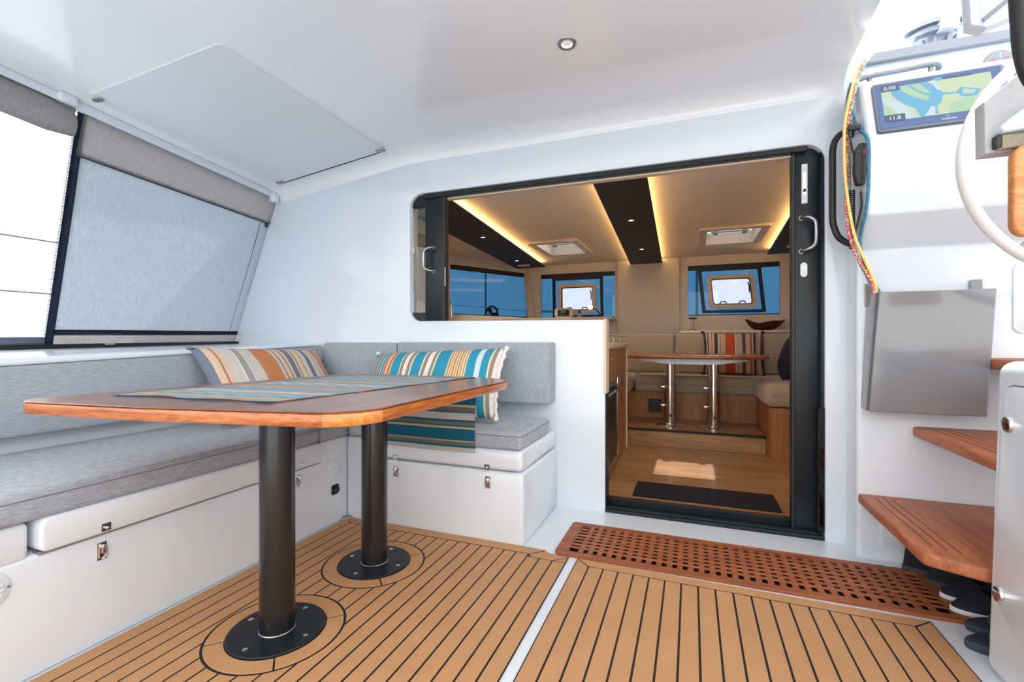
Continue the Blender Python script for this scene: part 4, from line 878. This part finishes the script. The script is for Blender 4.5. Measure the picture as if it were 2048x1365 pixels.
P('readout', box(.022, .085, SH-.050, SH-.018, .0137, .0146, 0, 1, Ms), nv, scr); P('readout', box(.022, .090, .036, .070, .0137, .0146, 0, 1, Ms), nv, scr); P('menu_tab', box(.20, .225, SH-.034, SH-.018, .0137, .0146, 0, 1, Ms), water, scr); P('menu_bar', box(.228, .32, SH-.032, SH-.022, .0137, .0142, 0, 1, Ms), nv, scr)
text('0.00', .024, Ms @ Matrix.Translation((.052, SH-.035, .0150)), white, scr); text('11.8', .024, Ms @ Matrix.Translation((.055, .052, .0150)), white, scr); text('GARMIN', .0125, Ms @ Matrix.Translation((.225, .0155, .0140)), white, scr); text('^', .016, Ms @ Matrix.Translation((.222, .026, .0140)), white, scr, 'home_mark')
O('instrument_display', box(SW+.03, SW+.22, .02, SH-.02, 0, .012, .003, 2, Ms), plain('display_grey', srgb(150, 158, 170), .35), 'grey instrument display at the right end of the console', 'screen')
# rails
t = T('console_rail', 'grey steel grab rail along the top of the console', 'rail', (.82, 2.5, 2.1))
P('bar', tube(smoothpath([(.655, 2.49, 1.98), (.660, 2.495, 2.05), (.678, 2.50, 2.103), (.725, 2.50, 2.126), (.85, 2.50, 2.130), (.955, 2.50, 2.134), (.985, 2.51, 2.128), (.99, 2.54, 2.11), (.975, 2.56, 2.085)], 6), .0105, 12), plain('rail_grey', srgb(128, 134, 146), .35, metal=.7), t, True)
for x, z in ((.737, 2.127), (.954, 2.133)): P('post', tube([(x, 2.50, z), (x, 2.505, 2.06)], .008, 10), MT['rail_grey'], t, True)
t = T('grab_handle', 'black D-shaped grab handle beside the salon door', 'handle', (.62, 2.5, 1.4))
P('grip', tube(smoothpath([(.69, 2.50, 1.886), (.655, 2.48, 1.886), (.616, 2.47, 1.870), (.594, 2.47, 1.82), (.592, 2.47, 1.70), (.592, 2.47, 1.55), (.594, 2.47, 1.48), (.614, 2.47, 1.418), (.655, 2.48, 1.386), (.69, 2.50, 1.382)], 6), .0135, 12), plasticb, t, True)
for z in (1.885, 1.383): P('foot', cyl(.02, 0, .012, frame((.677, 2.50, z), (0, -1, 0), (0, 0, 1)), 16), plasticb, t)
# ropes
def ropemat(name, c0, c1, sc=70):
    m, nt, b = new(name); b.inputs['Roughness'].default_value = .8; v = N(nt, 'ShaderNodeTexVoronoi', Scale=float(sc*3)); nt.links.new(coords(nt), v.inputs['Vector'])
    r = N(nt, 'ShaderNodeValToRGB'); r.color_ramp.interpolation = 'CONSTANT'; r.color_ramp.elements[0].color = c0; r.color_ramp.elements[1].color = c1; r.color_ramp.elements[1].position = .62
    nt.links.new(v.outputs['Color'], r.inputs[0]); nt.links.new(r.outputs[0], b.inputs['Base Color']); return m
def rope(pts, m, label, r=.006): 
    O('rope', tube(smoothpath(pts, 8), r, 10), m, label, 'rope', 'ropes hanging beside the helm console', smooth=True)
rope([(.74, 2.58, 2.236), (.70, 2.50, 2.19), (.640, 2.38, 2.030), (.613, 2.372, 1.884), (.611, 2.37, 1.71), (.622, 2.37, 1.56), (.650, 2.37, 1.387), (.703, 2.375, 1.244), (.732, 2.39, 1.14), (.735, 2.40, .90)], ropemat('yellow_rope', srgb(238, 220, 140), srgb(226, 204, 116)), 'yellow rope hanging leftmost over the black grab handle', .0065)
rope([(.755, 2.58, 2.236), (.712, 2.50, 2.19), (.655, 2.405, 2.043), (.630, 2.392, 1.908), (.626, 2.388, 1.778), (.624, 2.384, 1.640), (.621, 2.384, 1.519), (.644, 2.384, 1.355), (.712, 2.384, 1.195), (.722, 2.384, 1.10), (.725, 2.384, .90)], ropemat('red_rope', srgb(214, 92, 84), srgb(238, 206, 200)), 'red flecked rope hanging into the grey bin', .0065)
rope([(.765, 2.58, 2.236), (.718, 2.50, 2.18), (.662, 2.42, 2.03), (.644, 2.412, 1.90), (.640, 2.41, 1.75), (.640, 2.41, 1.55), (.652, 2.412, 1.37), (.708, 2.415, 1.215), (.745, 2.415, 1.12), (.745, 2.415, .90)], ropemat('green_rope', srgb(96, 156, 132), srgb(206, 222, 212)), 'green flecked rope between the red and blue ropes', .006)
rope([(.66, 2.46, 2.09), (.645, 2.43, 2.01), (.660, 2.40, 1.881), (.676, 2.31, 1.775), (.675, 2.30, 1.60), (.669, 2.31, 1.48), (.668, 2.38, 1.36), (.712, 2.40, 1.225), (.750, 2.40, 1.12), (.755, 2.40, .90)], ropemat('blue_rope', srgb(58, 110, 142), srgb(76, 132, 162)), 'blue rope hanging closest to the chart plotter', .0065)
t = T('remote_control', 'black handheld remote on a coiled cable among the ropes', 'remote', (.66, 2.36, 1.6))
M = frame((.660, 2.352, 1.690), (1, 0, 0), (0.02, 0, 1))
P('housing', prism(rpoly([(-.012, -.085), (.012, -.085), (.023, -.03), (.021, .085), (-.006, .09), (-.022, .06), (-.022, -.03)], .012, 4), -.02, .02, M, r=.006, seg=2), plasticb, t)
P('button', box(.002, .016, .03, .055, .02, .024, .002, 1, M), plain('dull_red', srgb(120, 56, 60), .5), t); P('strain_relief', cyl(.007, -.035, 0, M @ Matrix.Translation((.004, -.085, 0)) @ Matrix.Rotation(-PI/2, 4, 'X') @ Matrix.Translation((0, 0, .035)), 10), plasticb, t)
P('cable', tube(smoothpath([(.664, 2.352, 1.58), (.668, 2.36, 1.52), (.662, 2.38, 1.46), (.655, 2.40, 1.40)], 6), .004, 8), plasticb, t, True)
cc = [(.646+.009*math.cos(k*1.1), 2.395+.009*math.sin(k*1.1), 1.60-k*.0016) for k in range(130)]
P('coiled_cable', tube(cc, .003, 6), plasticb, t, True)
P('cable', tube(smoothpath([(.626, 2.37, 1.86), (.632, 2.365, 1.80), (.640, 2.36, 1.745)], 5), .004, 8), plasticb, t, True)
P('plug', box(.620, .668, 2.355, 2.375, 1.845, 1.870, .006, 2), plasticb, t)
# grey bin
t = T('rope_bin', 'glossy grey open bin mounted on the console below the ropes', 'bin', (.9, 2.39, .65))
bo = B()
fx = {1: ((.722, 1.092), 2.330, 1.152), 0: ((.690, 1.070), 2.345, .655)}
def binpt(s, lvl, back, inset_=0):
    (a, b), y_, z_ = fx[lvl]; x = (a+inset_ if s == 0 else b-inset_); yy = (2.448 if back else y_+inset_)
    if back and lvl: x = (.712+inset_ if s == 0 else 1.105-inset_); z_ = 1.158
    if back and not lvl: x = (.690+inset_ if s == 0 else 1.088-inset_)
    return Vector((x, yy, z_+(.008 if (not lvl and inset_) else 0)))
o4 = [[bo.verts.new(binpt(s, l, k)) for s, k in ((0, 1), (0, 0), (1, 0), (1, 1))] for l in (0, 1)]
i4 = [[bo.verts.new(binpt(s, l, k, .012)) for s, k in ((0, 1), (0, 0), (1, 0), (1, 1))] for l in (0, 1)]
for k in range(4):
    n_ = (k+1) % 4
    bo.faces.new((o4[0][k], o4[0][n_], o4[1][n_], o4[1][k])); bo.faces.new((i4[0][k], i4[1][k], i4[1][n_], i4[0][n_])); bo.faces.new((o4[1][k], o4[1][n_], i4[1][n_], i4[1][k]))
bo.faces.new(o4[0][::-1]); bo.faces.new(i4[0])
bmesh.ops.recalc_face_normals(bo, faces=bo.faces[:]); bevel(bo, bo.verts[:], .005, 3)
P('shell', bo, gelgrey, t, 40)
P('mounting_flange', box(.705, .735, 2.440, 2.450, 1.10, 1.20, .003, 1), gelgrey, t); P('mounting_flange', box(1.06, 1.10, 2.440, 2.450, 1.10, 1.20, .003, 1), gelgrey, t)
# winch, button panel
t = T('sheet_winch', 'grey self-tailing winch on the coachroof above the helm', 'winch', (1.035, 2.70, 2.25))
wm = plain('winch_grey', srgb(150, 158, 172), .3, metal=.5); M = Matrix.Translation((1.045, 2.72, 2.222)) @ Matrix.Rotation(.16, 4, 'X') @ Matrix.Scale(1.32, 4)
P('drum', lathe([(0, 0), (.075, 0), (.062, .02), (.050, .05), (.052, .075), (.062, .09), (0, .09)], 32, M), wm, t); P('jaw_ring', lathe([(.06, .09), (.088, .094), (.090, .104), (.07, .110), (.07, .116), (.090, .120), (.088, .132), (0, .136)], 36, M), wm, t)
P('feeder_arm', box(-.02, .03, -.10, -.04, .088, .140, .008, 2, M), gel, t)
for k in range(10): P('drum_rib', box(.050, .060, -.004, .004, .025, .085, .002, 1, M @ Matrix.Rotation(2*PI*k/10, 4, 'Z')), wm, t)
t = T('switch_panel', 'round grey panel with two pink push buttons on the console', 'switch', (1.215, 2.58, 2.13))
M = frame((1.215, 2.583, 2.128), (1, 0, 0), (0, 0, 1)); P('plate', lathe([(0, .008), (.050, .008), (.054, .004), (.055, 0)], 32, M), trimgrey, t)
pk = emit('button_pink', srgb(236, 150, 148), .6)
for x in (-.018, .022): P('button', cyl(.014, .008, .014, M @ Matrix.Translation((x, .004, 0)), 16, bev=.003), pk, t)
P('indicator', box(-.002, .004, .018, .044, .008, .010, .001, 1, M), white, t); P('key_hole', cyl(.004, .008, .0086, M @ Matrix.Translation((-.044, -.008, 0)), 8), plasticb, t)
# treads
def tread(x0, y0, y1, z1, label, ch=None):
    t = T('step_tread', label, 'step', (x0+.2, (y0+y1)/2, z1-.042), 'teak steps up to the helm'); pts = [(x0, y1), (x0, y0+.07), (x0+.125, y0), (1.5, y0), (1.5, y1)] if ch else [(x0, y1), (x0, y0), (1.5, y0), (1.5, y1)]
    P('board', prism(rpoly(pts[::-1], [0, 0, .01, .02, .01] if ch else [0, 0, .02, .02], 4), z1-.042, z1, r=.010, seg=3), teakr, t, 40)
    for k in range(3):
        xx = x0+.045+.030*k; ya = y0+(.13-.02*k if ch else .05); P('groove', box(xx, xx+.005, ya, y1-.05, z1-.0005, z1+.0006, .0003, 1), plain('groove_%d' % len(MT), srgb(120, 62, 38), .6), t)
    return t
tread(.680, 1.765, 2.45, .283, 'lowest teak step with a clipped corner over the shoes', True)
tread(.870, 1.765, 2.45, .590, 'middle teak step between console and white locker')
tread(1.080, 1.765, 2.45, .882, 'highest teak step behind the grey bin and white locker')
# starboard locker
t = T('cockpit_locker', 'white moulded locker with two steel latches at the right edge', 'locker', (1.1, 1.2, 0))
lb = box(.795, 1.6, -.6, 1.765, 0, .895, .035, 5)
for v in lb.verts:
    if v.co.y > 1.5: v.co.y -= .055*max(0, v.co.z)/.9
P('body', lb, gel, t, 50)
Ml = frame((.795, 0, 0), (0, -1, 0), (0, 0, 1))
P('door', prism(rpoly([(-1.655, .83), (-1.705, .24), (-1.60, .165), (-.2, .165), (-.2, .83)][::-1], [0, 0, .04, .05, .04], 5), 0, .006, Ml, r=.003, seg=2, top_only=True), gel, t)
d_ = t.children[-1]
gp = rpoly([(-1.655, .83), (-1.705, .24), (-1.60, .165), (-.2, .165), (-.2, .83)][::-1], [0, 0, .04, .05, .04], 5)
P('door_edge_shade', ringp(inset(gp, -.005), inset(gp, .004), .0002, .0012, Ml), gelgrey, d_)  # grey ring paints the shadow line around the door edge
for Y, z in ((1.632, .727), (1.672, .254)):
    l_ = P('latch', lathe([(0, .010), (.012, .010), (.020, .008), (.023, .003), (.023, 0)], 24, frame((.789, Y, z), (0, -1, 0), (0, 0, 1))), chrome, d_)
# shoes
def shoe(label, loc, rz, up, sole, L=.28, W=.10, H=.085, strap=False, grp=None):
    t = T('shoe', label, 'shoe', loc, grp); t.rotation_euler = (0, 0, rz); ROOT[t.name] = Vector((0, 0, 0))
    out = []
    for k in range(28):
        a = 2*PI*k/28; x = L/2*math.cos(a); wv = W/2*(1+.12*math.cos(a)-.10*math.cos(2*a)); out.append((x, wv*math.sin(a)))
    P('sole', prism(out, 0, .026, r=.006, seg=2), sole, t, 50)
    if strap:
        P('footbed', prism(inset(out, .006), .026, .030, r=.002, seg=1), plain('footbed_%d' % len(MT), srgb(36, 44, 60), .8), t, 50)
        for s in (-1, 1): P('strap', tube(smoothpath([(.07, 0, .03), (.05, s*.02, .05), (.0, s*.043, .045), (-.02, s*.046, .022)], 5), .008, 8), up, t, True)
        return t
    def uf(u, v):
        a = 2*PI*u; k = math.cos(a); x = L/2*.97*k; wv = W/2*.96*(1+.12*k-.10*math.cos(2*a))
        top = H*(.55+.45*(1-max(0, k))) if k > 0 else H*(1-.06*abs(k)); sx = 1-.30*v*v if k > 0 else 1-.10*v; sy = 1-.42*v*v
        return Vector((x*(1-(.42*v*v if k > 0 else .06*v)), wv*math.sin(a)*sy, .022+top*.78*v))
    b = grid(uf, 32, 8, uv=False); bmesh.ops.remove_doubles(b, verts=b.verts[:], dist=.0008)
    P('upper', b, up, t, True)
    P('lining', prism([(p[0]*.42-.045, p[1]*.48) for p in out], .05, .056), plain('lining_%d' % len(MT), srgb(14, 15, 20), .9), t)
    P('tongue', box(-.012, .055, -.026, .026, -.004, .004, .003, 1, Matrix.Translation((.045, 0, .072)) @ Matrix.Rotation(.5, 4, 'Y')), up, t)
    return t
sn = plain('navy_shoe', srgb(22, 26, 40), .85, vary=.15, vs_=60); sb_ = plain('charcoal_shoe', srgb(24, 26, 30), .85, vary=.2, vs_=60); ss = plain('slate_sole', srgb(52, 66, 74), .8); sw = plain('white_sole', srgb(216, 220, 226), .7); sf = plain('slate_sandal', srgb(50, 62, 78), .8)
g1 = 'shoes under the lowest step'
shoe('dark charcoal trainer with slate sole at the back under the step', (.955, 2.39, .002), .12, sb_, ss, .29, .10, .11, grp=g1)
shoe('dark charcoal trainer with slate sole in front of its pair', (.995, 2.285, .002), .10, sb_, ss, .29, .10, .11, grp=g1)
shoe('navy slip-on shoe with white sole partly behind its pair', (.985, 2.175, .002), PI+.12, sn, sw, .27, .095, .085, grp=g1)
shoe('navy slip-on shoe with white sole nearest the grating edge', (.975, 2.085, .002), PI+.16, sn, sw, .27, .095, .085, grp=g1)
shoe('slate sandal beside the white locker, farther of two', (.975, 1.975, .002), PI+.10, sf, sf, .27, .095, .05, True, grp=g1)
shoe('slate sandal on the white sole, nearest the camera', (.925, 1.865, .002), PI+.12, sf, sf, .27, .095, .05, True, grp=g1)
# ---------------- wheel, seat, board, frame tube (raised helm seat)
t = T('steering_wheel', 'white rimmed steering wheel in front of the chart plotter', 'wheel', (1.328, 2.12, 1.579))
wc = Vector((1.328, 2.12, 1.579)); wr = .43; M = frame(wc, (1, 0, 0), (0, .02, 1))
P('rim', tube([(wr*math.cos(2*PI*k/64), wr*math.sin(2*PI*k/64), 0) for k in range(64)], .0185, 14, True, M=M), plain('white_leather', srgb(232, 232, 230), .45), t, True)
for k in range(3):
    a = 2*PI*k/3-.2; P('spoke', tube([(.04*math.cos(a), .04*math.sin(a), -.03), ((wr-.01)*math.cos(a), (wr-.01)*math.sin(a), 0)], .010, 10, M=M), steel, t, True)
P('hub', cyl(.055, -.16, -.02, M, 24, bev=.006), steel, t)
t = T('helm_chair', 'grey canvas helm seat with a white moulded shell overhead', 'seat', (.95, 1.7, 1.5))
Mx = frame((0, 1.70, 0), (1, 0, 0), (0, 0, 1))
P('cover', prism([(.772, 1.478), (.770, 1.625), (.868, 1.712), (1.15, 1.76), (1.15, 1.478)], -.05, -.004, Mx, r=.008, seg=2, top_only=True), plain('chair_canvas', srgb(186, 187, 190), .9, vary=.05, vs_=60, bump=.3, bs=700), t)
P('shell', prism(rpoly([(.768, 1.523), (.90, 1.530), (1.2, 1.53), (1.2, 1.78), (.93, 1.655)], [.012, 0, 0, 0, 0], 5), -.01, .03, Mx, r=.01, seg=3, top_only=True), gel, t)
P('webbing', box(.790, 1.15, 1.684, 1.702, 1.482, 1.520, .003, 1), plain('tan_webbing', srgb(150, 140, 120), .9, vary=.2, vs_=300), t); P('buckle', box(.784, .800, 1.680, 1.700, 1.484, 1.520, .003, 1), plasticb, t)
O('helm_board', prism(rrect(.815, 1.2, 1.233, 1.484, .035, 6), 0, .035, frame((0, 1.70, 0), (1, 0, 0), (0, 0, 1)), r=.010, seg=3), teaks, 'varnished teak board with rounded corners under the helm seat', 'board')
t = T('frame_tube', 'curved black tube of the helm frame at the top right', 'tube', (.8, 1.62, 1.6))
P('tube', tube(smoothpath([(.79, 1.60, 2.3), (.790, 1.60, 2.0), (.796, 1.60, 1.80), (.806, 1.60, 1.68), (.835, 1.60, 1.605), (.91, 1.60, 1.57), (1.1, 1.60, 1.565)], 6), .021, 14), plasticb, t, True)
P('end_clamp', lathe([(.021, -.02), (.025, -.02), (.025, .02), (.021, .02)], 20, frame((1.0, 1.60, 1.567), (0, 1, 0), (0, 0, 1))), steel, t)
t = T('deck_box', 'white slotted moulding above the helm at the top of frame', 'box', (.85, 1.75, 1.86))
P('shell', prism([(.748, 1.86), (.738, 2.05), (1.05, 2.05), (1.05, 1.93), (.785, 1.842)], -.05, 0, frame((0, 1.72, 0), (1, 0, 0), (0, 0, 1)), r=.010, seg=2), gel, t); P('slot', prism([(.776, 1.858), (.84, 1.91), (.84, 1.925), (.772, 1.868)], 0, .004, frame((0, 1.719, 0), (1, 0, 0), (0, 0, 1))), trimgrey, t)

# ================================================================ OUTSIDE
O('sea', box(-300, 300, -200, 400, -1.6, -1.5), plain('harbour_water', (.10, .16, .20, 1), .18, spec=.5, bump=.4, bs=2), 'calm harbour water around the boat', None, kind='structure')
def hillf(u, v):
    X = -320+640*u; a = PI*v; h = (7+4*math.sin(7*u+1)+3*math.sin(19*u)+1.6*math.sin(57*u)+1.0*math.sin(131*u+2)+.6*math.sin(301*u)); return Vector((X, 210-40*math.cos(a), -1.6+h*math.sin(a)))
O('shore_hill', grid(hillf, 220, 8, uv=False), plain('shore_trees', srgb(58, 76, 62), .95, vary=.3, vs_=.3), 'low wooded shore on the horizon beyond the windows', 'hill', smooth=True)
O('foredeck', box(-3.2, 2.6, 6.05, 11.0, .6, .82, .03, 2), gel, 'white foredeck ahead of the salon windows', None, kind='structure')
t = T('pulpit_rail', 'steel guard rail on the foredeck outside the port window', 'rail', (-4, 9, .82))
P('top_wire', tube([(-6.0, 5.5, 1.74), (-3.6, 10.6, 1.66)], .006, 8), trimgrey, t); 
for p in ((-5.1, 7.4), (-4.05, 9.6)): P('stanchion', tube([(p[0], p[1], .3), (p[0], p[1], 1.70)], .018, 8), steel, t)
P('pulpit', tube(smoothpath([(-3.6, 10.6, .6), (-3.6, 10.6, 1.60), (-3.45, 10.65, 1.66), (-2.95, 10.8, 1.64), (-2.85, 10.85, 1.55), (-2.75, 10.9, .6)], 5), .03, 8), steel, t, True)
t = T('lifelines', 'two thin lifeline wires beyond the open port window', 'wire', (-4.0, 1.5, .85))
for z in (1.615, 1.265): P('wire', tube([(-4.0, -1.5, z), (-4.0, 5.4, z)], .006, 8), plasticb, t)
for y in (-.2, 2.9, 5.3): P('stanchion', tube([(-4.0, y, .835), (-4.0, y, 1.63)], .013, 10), steel, t)
def mast(x, y, h, lab):
    t = T('boat_mast', lab, 'mast', (x, y, -1.5), 'masts of boats beyond the salon'); P('spar', tube([(x, y, -1.5), (x, y, h)], .10, 8), trimgrey, t); P('spreader', tube([(x-1.1, y, h*.55), (x+1.1, y, h*.55)], .035, 6), trimgrey, t)
    P('hull', prism([(x-1.6, y-5), (x+1.6, y-5), (x+1.7, y+1), (x, y+6), (x-1.7, y+1)], -1.6, -.3), gel, t)
mast(-17.2, 38, 15, 'tall grey mast seen through the port salon window, leftmost'); mast(-18.2, 56, 19, 'tall grey mast just right of the leftmost one'); mast(-9.4, 33, 14, 'grey mast seen near the slanted window pillar'); mast(.4, 40, 15, 'grey mast seen through the window above the dinette')
def boat(x, y, L, lab):
    t = T('motor_boat', lab, 'boat', (x, y, -1.5)); 
    def hull(u, v):
        s = -1+2*u; half = 1.6*(1-max(0, s)**2.4); a = PI*v; return Vector((x+half*math.cos(a)*-1, y+s*L/2, .25+.35*max(0, s)-1.85*math.sin(a)**.6))
    P('hull', grid(hull, 24, 14, uv=False), plain('boat_hull_%d' % len(MT), (.20, .23, .27, 1), .4), t, True); P('deck', prism([(x-1.5, y-L/2), (x+1.5, y-L/2), (x+1.5, y+L*.2), (x, y+L/2), (x-1.5, y+L*.2)], .15, .3), gel, t)
    c_ = P('cabin', prism([(y-L*.2, .3), (y+L*.28, .3), (y+L*.12, 1.5), (y-L*.2, 1.5)], x-1.1, x+1.1, frame((0, 0, 0), (0, 1, 0), (0, 0, 1)), r=.08, seg=2), gel, t)
    P('cabin_window', prism([(y-L*.15, .75), (y+L*.19, .75), (y+L*.10, 1.3), (y-L*.15, 1.3)], x+1.1, x+1.13, frame((0, 0, 0), (0, 1, 0), (0, 0, 1))), trimgrey, c_)
boat(-27, 8.0, 9, 'white motor boat moored beyond the port window, leftmost'); boat(-30, 19, 9, 'white motor boat moored behind the side curtain edge')
